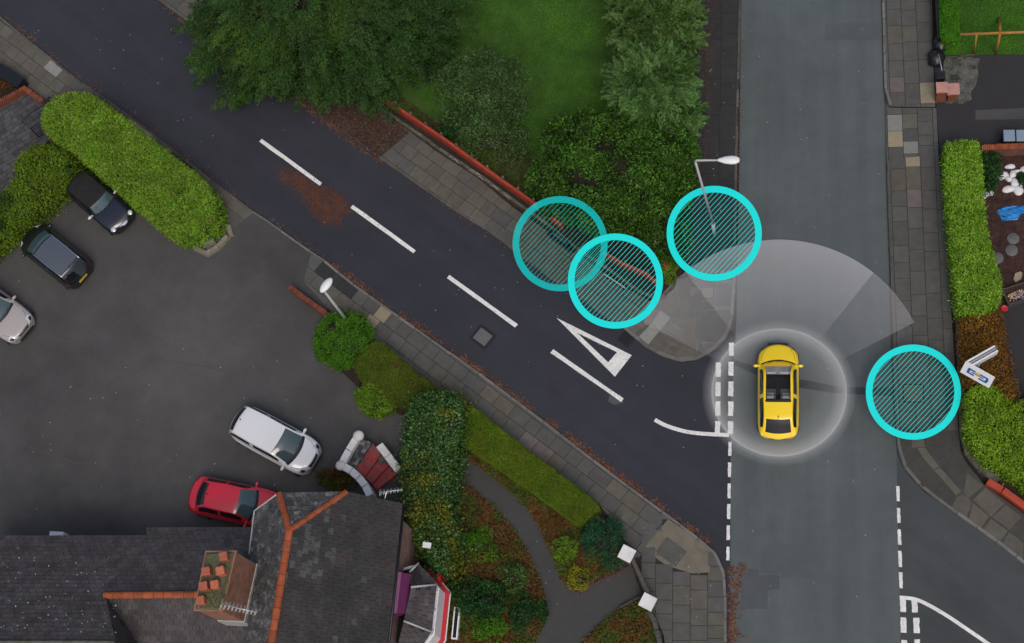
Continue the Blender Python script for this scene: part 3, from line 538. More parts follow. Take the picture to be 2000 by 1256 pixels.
# ------------------------------------------------------------------ foliage materials
LF = dict(
    lime=leaf_mat('bright_lime_leaves', [(.07, .17, .014), (.12, .25, .02), (.2, .34, .035)], .3, .22, 1.2, cols2=[(.07, .2, .014), (.13, .3, .02), (.19, .36, .03)], ps=.7, k=(1.5, 1.25, 1.3)),
    gold=leaf_mat('golden_privet_leaves', [(.11, .18, .008), (.22, .31, .012), (.36, .43, .05)], .3, .25, 1.6, k=(.95, 1.3, 1.5)),
    gold_end=leaf_mat('yellow_green_leaves', [(.08, .15, .008), (.17, .26, .01), (.26, .33, .03)], .3, .3, 1.2, k=(1.15, 1.35, 1.2)),
    ygreen=leaf_mat('yellowish_hedge_leaves', [(.06, .1, .006), (.12, .17, .009), (.18, .23, .012)], .3, .3, 1.0, cols2=[(.02, .05, .006), (.04, .085, .01), (.07, .12, .012)], ps=.8, k=(1.1, 1.3, 1.2)),
    olive=leaf_mat('olive_hedge_leaves', [(.05, .075, .006), (.085, .115, .008), (.125, .15, .012)], .25, .2, 1.2, cols2=[(.05, .035, .012), (.08, .06, .02), (.1, .1, .02)], ps=1.6, pt=(.6, .68), k=(1.15, 1.3, 1.2)),
    olive2=leaf_mat('yellow_olive_hedge_leaves', [(.085, .115, .006), (.13, .165, .009), (.175, .2, .015)], .25, .2, .9, cols2=[(.08, .13, .006), (.11, .16, .008), (.14, .19, .01)], ps=.6, k=(1.0, 1.2, 1)),
    ball=leaf_mat('fresh_green_leaves', [(.035, .11, .006), (.06, .17, .008), (.1, .22, .016)], .25, .2, 2.0, k=(1.25, 1.3, 1.3)),
    ball2=leaf_mat('light_green_leaves', [(.06, .13, .008), (.12, .22, .012), (.19, .3, .03)], .25, .25, 2.5, k=(1.2, 1.25, 1.2)),
    ivy=leaf_mat('ivy_leaves', [(.014, .045, .012), (.035, .085, .016), (.08, .15, .035)], .15, .3, 1.3, .35, cols2=[(.04, .055, .006), (.08, .09, .008), (.13, .13, .012)], ps=.55, pt=(.5, .58), k=(1.3, 1.35, 1.4)),
    laurel=leaf_mat('laurel_leaves', [(.012, .04, .007), (.028, .08, .01), (.075, .15, .016)], .2, .5, 1.1, k=(1.5, 1.5, 1.3)),
    cypress=leaf_mat('grey_green_cypress_sprays', [(.02, .055, .02), (.04, .09, .034), (.08, .15, .058)], .2, .3, 1.0, k=(2.0, 1.95, 1.3)),
    cypress2=leaf_mat('dull_green_conifer_sprays', [(.018, .05, .016), (.04, .088, .03), (.08, .14, .055)], .2, .35, 1.0, k=(2.0, 1.9, 1.2)),
    cedar=leaf_mat('dark_conifer_sprays', [(.007, .026, .006), (.018, .05, .01), (.04, .085, .016)], .2, .35, .6, cols2=[(.02, .05, .006), (.04, .08, .008), (.075, .13, .016)], ps=.22, pt=(.5, .7), k=(1.2, 1.3, .9)),
    shrub=leaf_mat('dull_shrub_leaves', [(.012, .03, .008), (.026, .055, .014), (.06, .1, .03)], .2, .35, .8, k=(2.3, 2.3, 2.2)),
    dark=leaf_mat('dark_shrub_leaves', [(.006, .03, .008), (.012, .05, .012), (.03, .085, .02)], .2, .3, 1.5, k=(1.5, 1.5, 1.3)),
    teal=leaf_mat('blue_green_conifer_leaves', [(.008, .04, .018), (.016, .065, .03), (.03, .1, .05)], .2, .25, 2.0, k=(1.3, 1.4, 1.3)),
    brown=leaf_mat('dead_brown_leaves', [(.035, .013, .005), (.1, .04, .01), (.19, .085, .016)], .15, .35, 1.5, .8),
    orange=leaf_mat('dying_orange_leaves', [(.09, .035, .006), (.18, .085, .01), (.26, .14, .015)], .15, .3, 1.8, .8, k=(1.25, 1.25, 1.2)),
    bed=leaf_mat('autumn_ground_cover', [(.05, .02, .008), (.085, .036, .014), (.1, .07, .018)], .15, .3, 1.6, .8, cols2=[(.02, .04, .008), (.045, .065, .012), (.08, .085, .015)], ps=.9, pt=(.46, .56), k=(1.45, 1.45, 1.1)),
    litter=leaf_mat('fallen_leaves', [(.06, .026, .016), (.13, .05, .03), (.2, .1, .06), (.09, .03, .015)], 0, .25, 2, .8),
    mush=leaf_mat('rust_leaf_mush', [(.1, .035, .015), (.135, .05, .022), (.09, .04, .022)], 0, .2, 2, .9), duff=leaf_mat('dark_leaf_litter', [(.03, .016, .011), (.05, .025, .016), (.03, .02, .016), (.075, .035, .018)], 0, .25, 1.5, .9, k=(1.2, 1.0, 1.0)),
    grass=leaf_mat('lawn_grass', [(.018, .06, .005), (.03, .09, .006), (.045, .115, .01)], .25, .3, .35, cols2=[(.034, .095, .004), (.055, .135, .006), (.075, .165, .008)], ps=.3, pt=(.42, .62), k=(1.9, 2.5, 1.3)), yellow=leaf_mat('yellow_shrub_leaves', [(.16, .17, .01), (.28, .27, .014), (.38, .36, .03)], .25, .2, 2),
)
# ------------------------------------------------------------------ hedges
hedge('long clipped bright green hedge between the dark side road and the parked black cars', [(82, 240), (92, 205), (130, 184), (172, 184), (215, 212), (265, 250), (330, 302), (395, 352), (414, 380), (418, 412), (398, 440), (362, 455), (325, 447), (268, 403), (205, 346), (145, 294), (98, 262)], 1.9, LF['lime'], L=.15, Wd=.05, dens=1250, rough=.12, rr=.11, axis_up=.6, gaps=-.47)
hedge('yellow green hedge beside the stone sett yard, left of the black soft top car', [(-50, 420), (0, 378), (30, 345), (28, 315), (60, 285), (100, 282), (135, 300), (142, 330), (110, 372), (60, 415), (0, 465), (-50, 500)], 1.5, LF['ygreen'], L=.12, Wd=.055, dens=950, rough=.24, rr=.4, gaps=-.45)
hedge('low olive clipped hedge with a brown dead streak, beside the round green bush', [(690, 712), (712, 682), (738, 664), (775, 692), (815, 728), (862, 765), (850, 800), (800, 790), (760, 782), (712, 752)], 1.15, LF['olive'], L=.05, Wd=.025, dens=4200, sdens=1500, rr=.14, rough=.025)
hedge('long low yellow olive clipped hedge running from the ivy to the gate', [(880, 812), (915, 790), (960, 822), (1040, 885), (1120, 945), (1168, 985), (1160, 1000), (1132, 1024), (1110, 1012), (1040, 960), (960, 905), (900, 862)], 1.15, LF['olive2'], L=.05, Wd=.025, dens=4200, sdens=1500, rr=.12, rough=.022)
hedge('bright golden green hedge along the right pavement beside the white stones', [(1846, 288), (1856, 277), (1900, 276), (1912, 283), (1918, 340), (1922, 400), (1930, 460), (1945, 515), (1955, 550), (1952, 585), (1935, 608), (1905, 612), (1876, 608), (1868, 560), (1860, 480), (1851, 380)], 1.5, LF['gold'], L=.12, Wd=.055, dens=1150, rough=.1, rr=.14, gaps=-.47)
hedge('golden green hedge bulging behind the curved stone wall at lower right', [(1888, 795), (1892, 765), (1915, 750), (1950, 760), (1975, 785), (2010, 778), (2060, 790), (2060, 985), (1995, 935), (1948, 912), (1912, 884), (1890, 850)], 1.4, LF['gold_end'], L=.11, Wd=.055, dens=1050, rough=.13, rr=.2, gaps=-.46)
hedge('dead brown and orange stretch of hedge behind the angled white sign boards', [(1878, 625), (1900, 605), (1945, 600), (1958, 622), (1962, 680), (1975, 730), (1985, 770), (1968, 785), (1945, 770), (1915, 758), (1886, 748), (1880, 690)], 1.25, LF['orange'], L=.1, Wd=.04, dens=800, rough=.14, rr=.3)
hedge('flat topped green hedge at the top right beside the black railing', [(1836, -60), (1868, -60), (1872, 40), (1875, 72), (1840, 74), (1836, 20)], 1.3, LF['grass'], L=.07, Wd=.03, dens=2200, sdens=700, rr=.12, rough=.03)
# ------------------------------------------------------------------ bushes and trees
bush('round_bush', 'round clipped green bush at the end of the brick wall by the lamp', 'bush', (672, 665), .75, (1.28, 1.2, .85), LF['ball'], 230, .24, 120, .08, .04, lower=-.5, core=.86)
bush('round_bush', 'small light green bush beside the olive hedge on the car park edge', 'bush', (735, 781), .5, (.85, .66, .62), LF['ball2'], 110, .2, 110, .09, .05, lower=-.5, rz=-.4, core=.84)
c_ivy = hedge('tall dark ivy covered hedge beside the slate roof and red steps', [(800, 790), (825, 765), (860, 762), (895, 770), (906, 800), (898, 850), (882, 920), (880, 985), (892, 1060), (885, 1105), (860, 1118), (835, 1095), (808, 1060), (790, 1010), (785, 960), (782, 900), (790, 840)], 2.1, LF['ivy'], L=.12, Wd=.085, dens=900, sdens=260, rr=.45, rough=.34, name='ivy_hedge', axis_up=.2, gaps=-.5)
bush('laurel_bush', 'large dark green laurel bush behind the red fence at the corner', 'bush', (1196, 336), 1.5, (3.3, 2.6, 1.75), LF['laurel'], 215, .5, 340, .15, .07, lower=-.45, squash=1.0, rz=.15, core=.7, sh=(.62, 1.12))
bush('laurel_bush', 'small leafy green shrub at the pavement corner near the tall street lamp', 'bush', (1295, 440), .7, (1.1, 1.9, .8), LF['laurel'], 110, .26, 130, .12, .06, lower=-.4, rz=.2)
bush('cypress_tree', 'grey green domed cypress in front of the taller conifer beside the main road', 'tree', (1272, 165), 2.6, (1.75, 1.9, 1.7), LF['cypress'], 520, .32, 210, .17, .05, lower=-.35, mode='spray', core=.5, sh=(.6, 1.04))
bush('cypress_tree', 'grey green cypress low beside the main road below the domed one', 'tree', (1325, 225), 1.5, (.95, 1.1, 1.2), LF['cypress'], 110, .28, 150, .18, .055, lower=-.5, mode='spray', core=.8)
bush('conifer_tree', 'dull green conifer at the top of the picture beside the main road', 'tree', (1280, 35), 2.6, (1.95, 2.0, 1.9), LF['cypress2'], 500, .32, 200, .17, .05, lower=-.4, mode='spray', core=.5, sh=(.58, 1.06))
bush('conifer_tree', 'dark spreading shrubby conifer on the right of the lawn beyond the grey cypress', 'tree', (1240, -70), 2.8, (1.7, 1.7, 1.8), LF['cypress2'], 200, .34, 150, .2, .06, lower=-.3, mode='spray')
bush('olive_shrub', 'dull olive shrub on the lawn behind the red fence', 'bush', (945, 185), 1.6, (2.2, 2.0, 1.2), LF['shrub'], 230, .36, 150, .09, .045, lower=-.1, rz=-.3, core=.45, sh=(.4, 1.05))
bush('olive_shrub', 'thin darker shrub behind the red fence below the olive shrub', 'bush', (965, 268), .9, (1.5, 1.2, .8), LF['shrub'], 90, .32, 80, .09, .045, lower=-.2, rz=-.5, core=.5)
# the great conifer over the side road: a trunk and whorls of drooping feathery boughs
def great_conifer():
    c = G(650, 20, 0); c = Vector((c.x, c.y, .1)); t = empty('conifer_tree', c, 0, 'great dark feathery conifer overhanging the dark side road', 'tree')
    mb = MB(); mb.tube([c, c + Vector((0, 0, 2.5)), c + Vector((.1, 0, 6.2))], [.38, .28, .06], 9); P, A, N = [], [], []
    def sprays(px, py, z, r, n, tone=0):
        q = G(px, py, z)
        for _ in range(int(n * 1.15)):
            a = random.uniform(0, 2 * math.pi); d = Vector((math.cos(a), math.sin(a), 0)); pos = q + d * r * math.sqrt(random.random()) + Vector((0, 0, random.uniform(-.95, .55)))
            o = Vector((pos.x - c.x, pos.y - c.y, 0)); o = (o.normalized() + d * .35).normalized() if o.length > .2 else d
            ln = random.uniform(.7, 1.3); m = 250; s = RNG.uniform(0, 1, m); sd = np.array([-o.y, o.x, 0]); lat = RNG.normal(0, 1, m) * (.19 * (1.02 - s) ** .8 + .012)
            ax = np.array([o.x, o.y, -.22]); pp = np.array(pos) + np.outer(s * ln, ax) + np.outer(lat, sd) + RNG.normal(0, .035, (m, 3)); pp[:, 2] -= np.abs(lat) * .5 - .1 * (1 - s)
            P.append(pp); A.append(np.tile(ax, (m, 1)) + np.outer(np.sign(lat) * .8, sd) + unit(m) * .35); N.append(np.tile([0, 0, 1.0], (m, 1)) + unit(m) * .45)
            if random.random() < .3: mb.tube([Vector((c.x, c.y, max(.8, pos.z * .8))), pos], [.05, .015], 4)
    for px, py, z, r, n in ((420, 60, 2.2, 1.0, 26), (415, 112, 1.9, .5, 9), (470, 150, 1.7, .8, 16), (455, 30, 3.0, 1.1, 26), (520, 120, 2.6, 1.0, 26), (540, 60, 3.8, 1.2, 30), (600, 120, 2.8, 1.1, 26), (640, 60, 4.4, 1.3, 32), (690, 125, 2.6, 1.0, 24), (722, 165, 2.0, .5, 9),
        (740, 90, 3.4, 1.2, 28), (800, 60, 3.0, 1.2, 26), (830, 100, 2.0, .8, 14), (850, 30, 2.4, 1.0, 18), (600, 0, 5.0, 1.4, 34), (700, 10, 5.0, 1.5, 34), (500, -20, 4.0, 1.4, 30), (780, -20, 4.0, 1.5, 30), (650, -70, 5.8, 1.6, 34), (860, -40, 2.6, 1.2, 18), (420, 20, 2.4, .6, 12), (640, 150, 1.8, .5, 8), (480, 110, 1.3, 1.3, 20), (560, 100, 1.4, 1.4, 22), (650, 100, 1.5, 1.5, 24), (450, 50, 1.4, 1.2, 20), (760, 90, 1.5, 1.4, 22), (520, 30, 2.2, 1.5, 24), (830, 50, 1.6, 1.2, 18), (700, 50, 2.6, 1.5, 24)): sprays(px, py, z, r, n)
    leaf_mesh('crown', np.vstack(P), np.vstack(A), np.vstack(N), .12, .042, LF['cedar'], t); mb.build('trunk', MAT['bark'], t)
great_conifer()
# smaller garden plants
for name, lab, cat, px, zc, rad, mt, nc, cr, L, Wd in (
    ('garden_shrub', 'small green shrub in the right garden beside the white stones', 'shrub', (1932, 338), .4, (.34, .85, .45), 'dark', 50, .2, .12, .06),
    ('garden_shrub', 'little dark plant touching the right picture edge among white stones', 'shrub', (2002, 352), .12, (.3, .3, .15), 'dark', 14, .1, .1, .05),
    ('garden_conifer', 'blue green conifer shrub behind the upper white gate pillar', 'shrub', (1180, 1062), .5, (.75, .8, .55), 'teal', 80, .24, .14, .035),
    ('garden_shrub', 'small yellow green shrub at the tip of the bed by the path fork', 'shrub', (1131, 1131), .3, (.42, .36, .26), 'yellow', 34, .13, .08, .04),
    ('garden_shrub', 'yellowish fern clump in the bed below the long low hedge', 'shrub', (1108, 1068), .35, (.5, .42, .3), 'ball2', 34, .15, .12, .03),
    ('garden_shrub', 'green shrub in the autumn bed nearest the ivy hedge', 'shrub', (935, 1065), .35, (.75, .65, .38), 'ball', 40, .2, .1, .04),
    ('garden_shrub', 'dark green shrub beside the bay window in the autumn bed', 'shrub', (912, 1160), .4, (.75, .85, .45), 'dark', 50, .22, .12, .05),
    ('garden_shrub', 'broad dark green shrub in the middle of the autumn bed', 'shrub', (955, 1178), .45, (.85, .75, .5), 'dark', 60, .22, .12, .05),
    ('garden_shrub', 'dark green shrub at the path edge of the autumn bed', 'shrub', (1030, 1200), .4, (.62, .7, .42), 'dark', 46, .2, .12, .05),
    ('garden_shrub', 'green shrub at the bottom of the autumn bed near the picture edge', 'shrub', (950, 1225), .35, (.7, .5, .36), 'ball', 40, .2, .11, .045),
    ('garden_shrub', 'small mid green shrub above the dark ones in the autumn bed', 'shrub', (1000, 1130), .35, (.55, .5, .34), 'shrub', 36, .18, .1, .05),
    ('garden_shrub', 'orange brown fern clump between the slate roof and the red steps', 'shrub', (655, 943), .3, (.75, .42, .3), 'bed', 46, .18, .16, .04),
    ('garden_shrub', 'small green shrub behind the red fence near the olive shrub', 'shrub', (872, 245), .4, (.55, .5, .42), 'dark', 36, .18, .1, .05),
    ('garden_shrub', 'grassy green clump on the corner beside the end of the red fence', 'shrub', (1305, 520), .35, (.42, .75, .3), 'ball2', 40, .16, .18, .025)):
    bush(name, lab, cat, px, zc + .1, rad, LF[mt], max(10, nc // 3), cr * 1.5, 150, L * 1.25, Wd * .8, lower=-.2, trunk=True, core=.5, sh=(.35, 1.12))
# ground cover nobody could count
def stuff(o, label): o['kind'] = 'stuff'; o['label'] = label; return o
bedA = [(883, 945), (917, 953), (960, 986), (997, 1027), (1027, 1070), (1047, 1114), (1061, 1147), (1067, 1187), (1064, 1220), (1047, 1251), (1035, 1300), (880, 1300), (860, 1180), (880, 1090)]
bedB = [(893, 880), (984, 950), (1037, 1000), (1064, 1047), (1084, 1094), (1097, 1130), (1124, 1152), (1222, 1100), (1215, 1062), (1172, 1010), (1130, 1025), (960, 910), (900, 866)]
bedC = [(1142, 1253), (1180, 1214), (1214, 1190), (1256, 1168), (1272, 1195), (1290, 1240), (1296, 1330), (1110, 1330)]
stuff(scatter('ground_cover', None, bedA, 17000, LF['bed'], .19, .04, .11, .3), 'brown and green autumn ground cover beside the curved garden path')
stuff(scatter('ground_cover', None, bedB, 13000, LF['bed'], .16, .04, .11, .27), 'brown and green ground cover below the long low hedge')
stuff(scatter('ground_cover', None, bedC, 8000, LF['bed'], .15, .04, .11, .3), 'rusty ground cover beside the lower white gate pillar')
stuff(scatter('leaf_mulch', None, [(-20, 500), (60, 430), (130, 360), (170, 322), (150, 300), (100, 330), (40, 390), (-20, 440)], 7000, LF['bed'], .09, .04, .1, .12), 'brown leaf strip between the yellow green hedge and the parked cars')
stuff(scatter('dead_foliage', None, [(1878, 640), (1945, 605), (1962, 680), (1985, 790), (1940, 775), (1884, 752)], 3500, LF['brown'], .1, .045, .9, .5), 'brown dead twiggy leaves over the dying hedge')
stuff(scatter('dead_foliage', None, [(755, 705), (785, 700), (822, 745), (838, 775), (815, 770), (775, 725)], 500, LF['brown'], .06, .03, 1.12, .05, z=1.15), 'brown dead streak on top of the olive hedge')
stuff(scatter('dark_leaf_litter', None, [(700, 150), (760, 180), (850, 262), (1000, 375), (1085, 440), (1180, 520), (1290, 575), (1330, 500), (1200, 470), (1050, 400), (1040, 300), (850, 240), (740, 150)], 9000, LF['duff'], .08, .045, .13, .05), 'dark leaf litter under the shrubs behind the red fence')
stuff(scatter('dark_leaf_litter', None, [(547, 172), (614, 219), (661, 252), (701, 284), (740, 312), (800, 262), (735, 205), (650, 150), (560, 150)], 17000, LF['duff'], .06, .045, .125, .014), 'dark leaf litter covering the pavement under the great conifer')
stuff(scatter('dark_leaf_litter', None, [(1366, 0), (1400, 0), (1385, 250), (1365, 480), (1345, 520), (1362, 250)], 1500, LF['litter'], .05, .03, .125, .012), 'brown leaves along the garden edge of the main road pavement')
stuff(scatter('leaf_mush', None, [(545, 335), (580, 338), (620, 362), (655, 372), (690, 412), (668, 418), (662, 440), (640, 438), (612, 420), (588, 375), (550, 352)], 5200, LF['mush'], .055, .035, .008, .008, flat=.1), 'rust brown leaf mush on the dark side road')
stuff(scatter('leaf_mush', None, [(520, 312), (600, 330), (700, 400), (720, 450), (650, 450), (600, 420), (560, 370)], 500, LF['mush'], .05, .03, .008, .008, flat=.1), 'thin brown leaf specks around the rust brown patch')
stuff(scatter('leaf_mush', None, [(1070, 715), (1110, 730), (1125, 770), (1090, 770), (1060, 740)], 220, LF['duff'], .05, .03, .008, .008, flat=.1), 'faint brown leaf specks beside the give way triangle')
LT = []
LT += [litter(KL[1:9], 420, .18, None, gap=1), litter(KL[8:12], 80, .12, None, gap=1), litter(KL[11:22], 2600, .13, None, gap=1), litter(KL[23:26], 500, .22, None, gap=1, off=.1), litter(KU[1:8], 500, -.12, None, gap=1), litter(KU[4:9], 700, .1, None), litter(KU[8:16], 160, .1, None), litter(KU[29:32], 260, .09, None), litter(KR[11:], 60, .1, None)]
P = np.vstack(LT); stuff(leaf_mesh('fallen_leaves', P, unit(len(P)) * np.array([1, 1, .35]), np.tile([0, 0, 1.0], (len(P), 1)) + unit(len(P)) * .5, .085, .055, LF['litter'], None), 'brown fallen leaves gathered along the kerbs of the side road')
P = np.vstack([litter([(1452, 1100), (1430, 1180), (1428, 1330)], 600, .09, None), litter([(1226, 1090), (1250, 1140), (1268, 1180)], 60, .12, None, z=.125), litter([(1222, 1106), (1124, 1157), (1097, 1130)], 260, .1, None, z=.135)])
stuff(leaf_mesh('fallen_leaves', P, unit(len(P)) * np.array([1, 1, .35]), np.tile([0, 0, 1.0], (len(P), 1)) + unit(len(P)) * .4, .07, .05, LF['litter'], None), 'brown leaves gathered near the garden gate and the corner kerb')
pale = leaf_mat('pale_litter_specks', [(.5, .5, .48), (.3, .3, .29)], 0, 0, 1, .8)
def specks(poly, n, z):
    q = sample_poly([(p.x, p.y) for p in GP(poly)], n); return np.column_stack([q, np.full(n, z)])
P = np.vstack([specks([(1445, 0), (1722, 0), (1752, 1256), (1430, 1256)], 46, .016), specks([(0, 20), (300, 0), (1430, 800), (1430, 1050)], 60, .02), specks([(0, 550), (440, 480), (700, 760), (500, 1000), (0, 1000)], 34, .112), specks([(1370, 100), (1440, 100), (1430, 450), (1360, 450)], 24, .135), specks([(960, 960), (1060, 1060), (1110, 1200), (1060, 1256)], 12, .135), specks([(700, 680), (880, 800), (1180, 980), (1400, 1120), (1390, 1250), (1200, 1000), (860, 760)], 26, .135)])
stuff(leaf_mesh('pale_specks', P, unit(len(P)) * np.array([1, 1, .1]), np.tile([0, 0, 1.0], (len(P), 1)), .055, .04, pale, None), 'pale specks of litter and leaves on the tarmac')
stuff(blades('lawn_grass', [(860, -50), (1215, -50), (1225, 250), (1060, 400), (1000, 360), (880, 270), (800, 150), (850, -50)], 60000, LF['grass'], .07, .018, .13), 'mown green lawn between the conifers')
stuff(blades('lawn_grass', [(1876, -50), (2070, -50), (2070, 104), (1836, 106), (1840, 78), (1876, 74)], 22000, LF['grass'], .07, .018, .12), 'green lawn behind the yellow timber frame')
# ------------------------------------------------------------------ walls and fences
def wall_run(name, line_px, wd, h, z0, label, cat, mat, L=.5, piece='coping_stone', body=None, side=1, proud=.03):
    """low wall: a body with separate coping stones"""
    pts = [Vector((p.x, p.y, 0)) for p in GP(line_px, h)]; t = empty(name, (pts[0].x, pts[0].y, z0), 0, label, cat)
    for i in range(len(pts) - 1):
        a, b = pts[i], pts[i + 1]; e = (b - a); l = e.length; e = e / l; nn = Vector((-e.y, e.x, 0)) * side * wd
        mb = MB(); mb.prism([(q.x, q.y) for q in (a + nn * .08, b + nn * .08, b + nn * .92, a + nn * .92)], z0 - .1, h - .09 - i * .002); mb.build('wall_core', body or mat, t)
        n = max(1, round(l / L))
        for k in range(n):
            p = a + e * (l * k / n + .006); q = a + e * (l * (k + 1) / n - .006); j = random.uniform(-proud, proud) * .6; jj = nn.normalized() * j
            m2 = MB(); m2.prism([(v.x, v.y) for v in (p + jj, q + jj, q + nn + jj, p + nn + jj)], h - .085, h + random.uniform(-.012, .012), 0, .015); m2.build(piece, mat, t)
    return t
wall_run('stone_wall', [(1841, 308), (1850, 400), (1858, 500), (1867, 620), (1871, 740), (1874, 845), (1884, 885), (1910, 918), (1945, 945)][::-1], .3, .42, .1, 'low weathered stone wall under the golden hedge along the right pavement', 'wall', MAT['stone'], .8, side=-1)
wall_run('brick_wall', [(1925, 945), (1955, 962), (2000, 995), (2060, 1038)], .3, .5, .1, 'low red wall at the foot of the lower right hedge', 'wall', MAT['red_paint'], .9, side=1)
wall_run('stone_edging', [(735, 208), (790, 246), (855, 292), (934, 344), (1000, 392), (1067, 440), (1116, 480), (1183, 526), (1240, 566)], .16, .2, .1, 'low brown stone edging between the pavement and the red fence', 'wall', MAT['stone'], .6, side=1)
wall_run('stone_edging', [(1240, 566), (1276, 584), (1300, 578), (1318, 562), (1326, 540)], .14, .18, .1, 'curved stone edging round the corner bed by the red fence end', 'wall', MAT['stone'], .45, side=1)
wall_run('brick_wall', [(568, 555), (590, 572), (615, 590), (645, 612)], .24, .75, .1, 'short low brick wall ending at the round green bush', 'wall', MAT['brick'], .075, 'brick', side=-1, proud=.02)
wall_run('kerb_edging', [(-30, 515), (40, 470), (130, 395), (175, 355)], .1, .16, .1, 'thin stone edging between the leaf strip and the parked cars', 'edging', MAT['stone'], .9, side=1)
wall_run('stone_edging', [(1165, 1003), (1190, 1024), (1205, 1040)], .14, .4, .1, 'short grey stone edging beyond the end of the long low hedge', 'wall', MAT['stone'], .5, side=-1)
# low stone plinth at the end of the long hedge
t = empty('stone_planter', G(410, 480), 0, 'broken low stone wall at the end of the long bright hedge', 'wall')
for a, b, h in (((375, 487), (402, 500), .3), ((402, 500), (428, 484), .34), ((428, 484), (448, 462), .3), ((440, 440), (446, 462), .26), ((398, 480), (420, 472), .5)):
    A, B = G(*a, h), G(*b, h); e = (B - A).normalized(); n = Vector((-e.y, e.x, 0)) * .26; mb = MB(); mb.prism([(v.x, v.y) for v in (A, B, B + n, A + n)], .08, h, 0, .03); mb.build('stone', MAT['pier'], t)
def red_fence(line_px, label, h=.95, z0=.1, post_every=1.0, boards=4):
    pts = GP(line_px, h); t = empty('red_fence', (pts[0].x, pts[0].y, z0), 0, label, 'fence'); acc = 0
    for i in range(len(pts) - 1):
        a, b = pts[i], pts[i + 1]; e = Vector((b.x - a.x, b.y - a.y, 0)); l = e.length; e /= l; n = Vector((-e.y, e.x, 0)); m = max(1, round(l / post_every)); rz = math.atan2(e.y, e.x)
        for k in range(m):
            p = a + e * (l * (k + .5) / m); bh = (h - .12) / boards
            for q in range(boards):
                mb = MB(); mb.box((p.x + random.uniform(-.004, .004), p.y, z0 + .08 + bh * (q + .5)), (l / m - .008, .028, bh - .012), rz); mb.build('board', MAT['red_paint'], t)
            mb = MB(); mb.box((p.x + n.x * .0, p.y + n.y * .0, h + .012), (l / m - .006, .13, .03), rz); mb.build('top_rail', MAT['red_paint'], t)
            q = a + e * (l * k / m); mb = MB(); mb.box((q.x + n.x * .1, q.y + n.y * .1, (z0 + h) / 2 + .06), (.09, .09, h - z0 + .12), rz); mb.lathe((q.x + n.x * .1, q.y + n.y * .1, h + .12), [(.05, 0), (.075, .03), (.06, .075), (.01, .1)], 8); mb.build('post', MAT['stone'], t)
    return t
red_fence([(742, 186), (800, 226), (860, 266), (920, 309), (980, 352), (1040, 394), (1098, 440)], 'long red painted fence behind the upper pavement')
red_fence([(1178, 493), (1220, 516), (1262, 534), (1286, 556)], 'short red painted fence piece behind the pale topped street plate', .8)
t = empty('red_post', G(1304, 533), 0, 'red painted square post at the end of the short red fence', 'post'); p = G(1304, 530)
mb = MB(); mb.box((p.x, p.y, .48), (.26, .34, .76), .5); mb.build('post_shaft', MAT['red_paint'], t); mb = MB(); mb.box((p.x, p.y, .88), (.32, .4, .06), .5, 0, .8); mb.build('cap', MAT['red_paint'], t)
HOOP = ('leftmost', 'left of the close pair', 'right of the close pair', 'fourth from the left', 'nearest the faint ring')
for k, (x, y) in enumerate(((892, 318), (936, 345), (940, 352), (968, 370), (990, 388))):
    a = G(x, y); mb = MB(); e = Vector((.6, -.42, 0)); pts = [a + e * (.5 * math.cos(q) * .4) + Vector((0, 0, .1 + .3 * math.sin(q))) for q in np.linspace(0, math.pi, 9)]; mb.tube(pts, .014, 5)
    tag(mb.build('wire_hoop', MAT['lead_grey']), 'bent wire edging hoop along the red fence, ' + HOOP[k], 'edging hoop', 'wire hoops along the red fence')
def street_plate(a, b, label, face, edge, h0, h1):
    A, B = G(*a), G(*b); t = empty('street_plate', A.lerp(B, .5), 0, label, 'sign'); e = (B - A); l = e.length; rz = math.atan2(e.y, e.x); c = A.lerp(B, .5)
    mb = MB(); mb.box((c.x, c.y, (h0 + h1) / 2), (l, .03, h1 - h0), rz); mb.build('plate', face, t); mb = MB(); mb.box((c.x, c.y, h1 + .02), (l + .04, .07, .03), rz); mb.build('top_edge', edge, t)
    for k in (.1, .9): q = A.lerp(B, k); mb = MB(); mb.box((q.x, q.y + .045, h1 / 2), (.07, .05, h1 - .02), rz); mb.build('post', MAT['iron'], t)
street_plate((1073, 466), (1117, 500), 'dark street name plate on short posts beside the upper pavement, left ring', MAT['blue_dark'], MAT['iron'], .25, .6)
t = empty('utility_box', G(1095, 482), 0, 'low dark roadside box behind the dark street name plate', 'box'); p = G(1096, 480); mb = MB(); mb.box((p.x, p.y + .15, .3), (1.0, .22, .4), -.66, 0, .94); mb.build('housing', MAT['iron'], t); mb = MB(); mb.box((p.x, p.y + .15, .52), (.8, .14, .03), -.66); mb.build('lid', MAT['blue_dark'], t)
street_plate((1184, 546), (1223, 572), 'pale topped street name plate beside the upper pavement, near the corner', MAT['iron'], MAT['sign_edge'], .3, .62)
# gate pillars and gate
def pillar(px, h, wd, label, rz, mat, capm, cat='pillar', capw=1.25):
    p = G(*px, h); t = empty('gate_pillar', (p.x, p.y, .1), 0, label, cat); mb = MB(); mb.box((p.x, p.y, (h - .1) / 2), (wd, wd, h - .1), rz); mb.build('shaft', mat, t)
    mb = MB(); mb.box((p.x, p.y, h - .05), (wd * capw, wd * capw, .1), rz, 0, .97); mb.build('cap', capm, t, .012); return t
pillar((1224, 1081), 1.25, .48, 'white capped gate pillar, upper of two beside the garden path', -.45, MAT['stone'], MAT['white'])
pillar((1265, 1175), 1.25, .48, 'white capped gate pillar, lower of two beside the garden path', -.45, MAT['stone'], MAT['white'])
A, B = G(1236, 1098, .1), G(1268, 1168, .1); t = empty('garden_gate', A, 0, 'dark timber gate closed between the two white capped pillars', 'gate'); e = (B - A); l = e.length; rz = math.atan2(e.y, e.x); e /= l
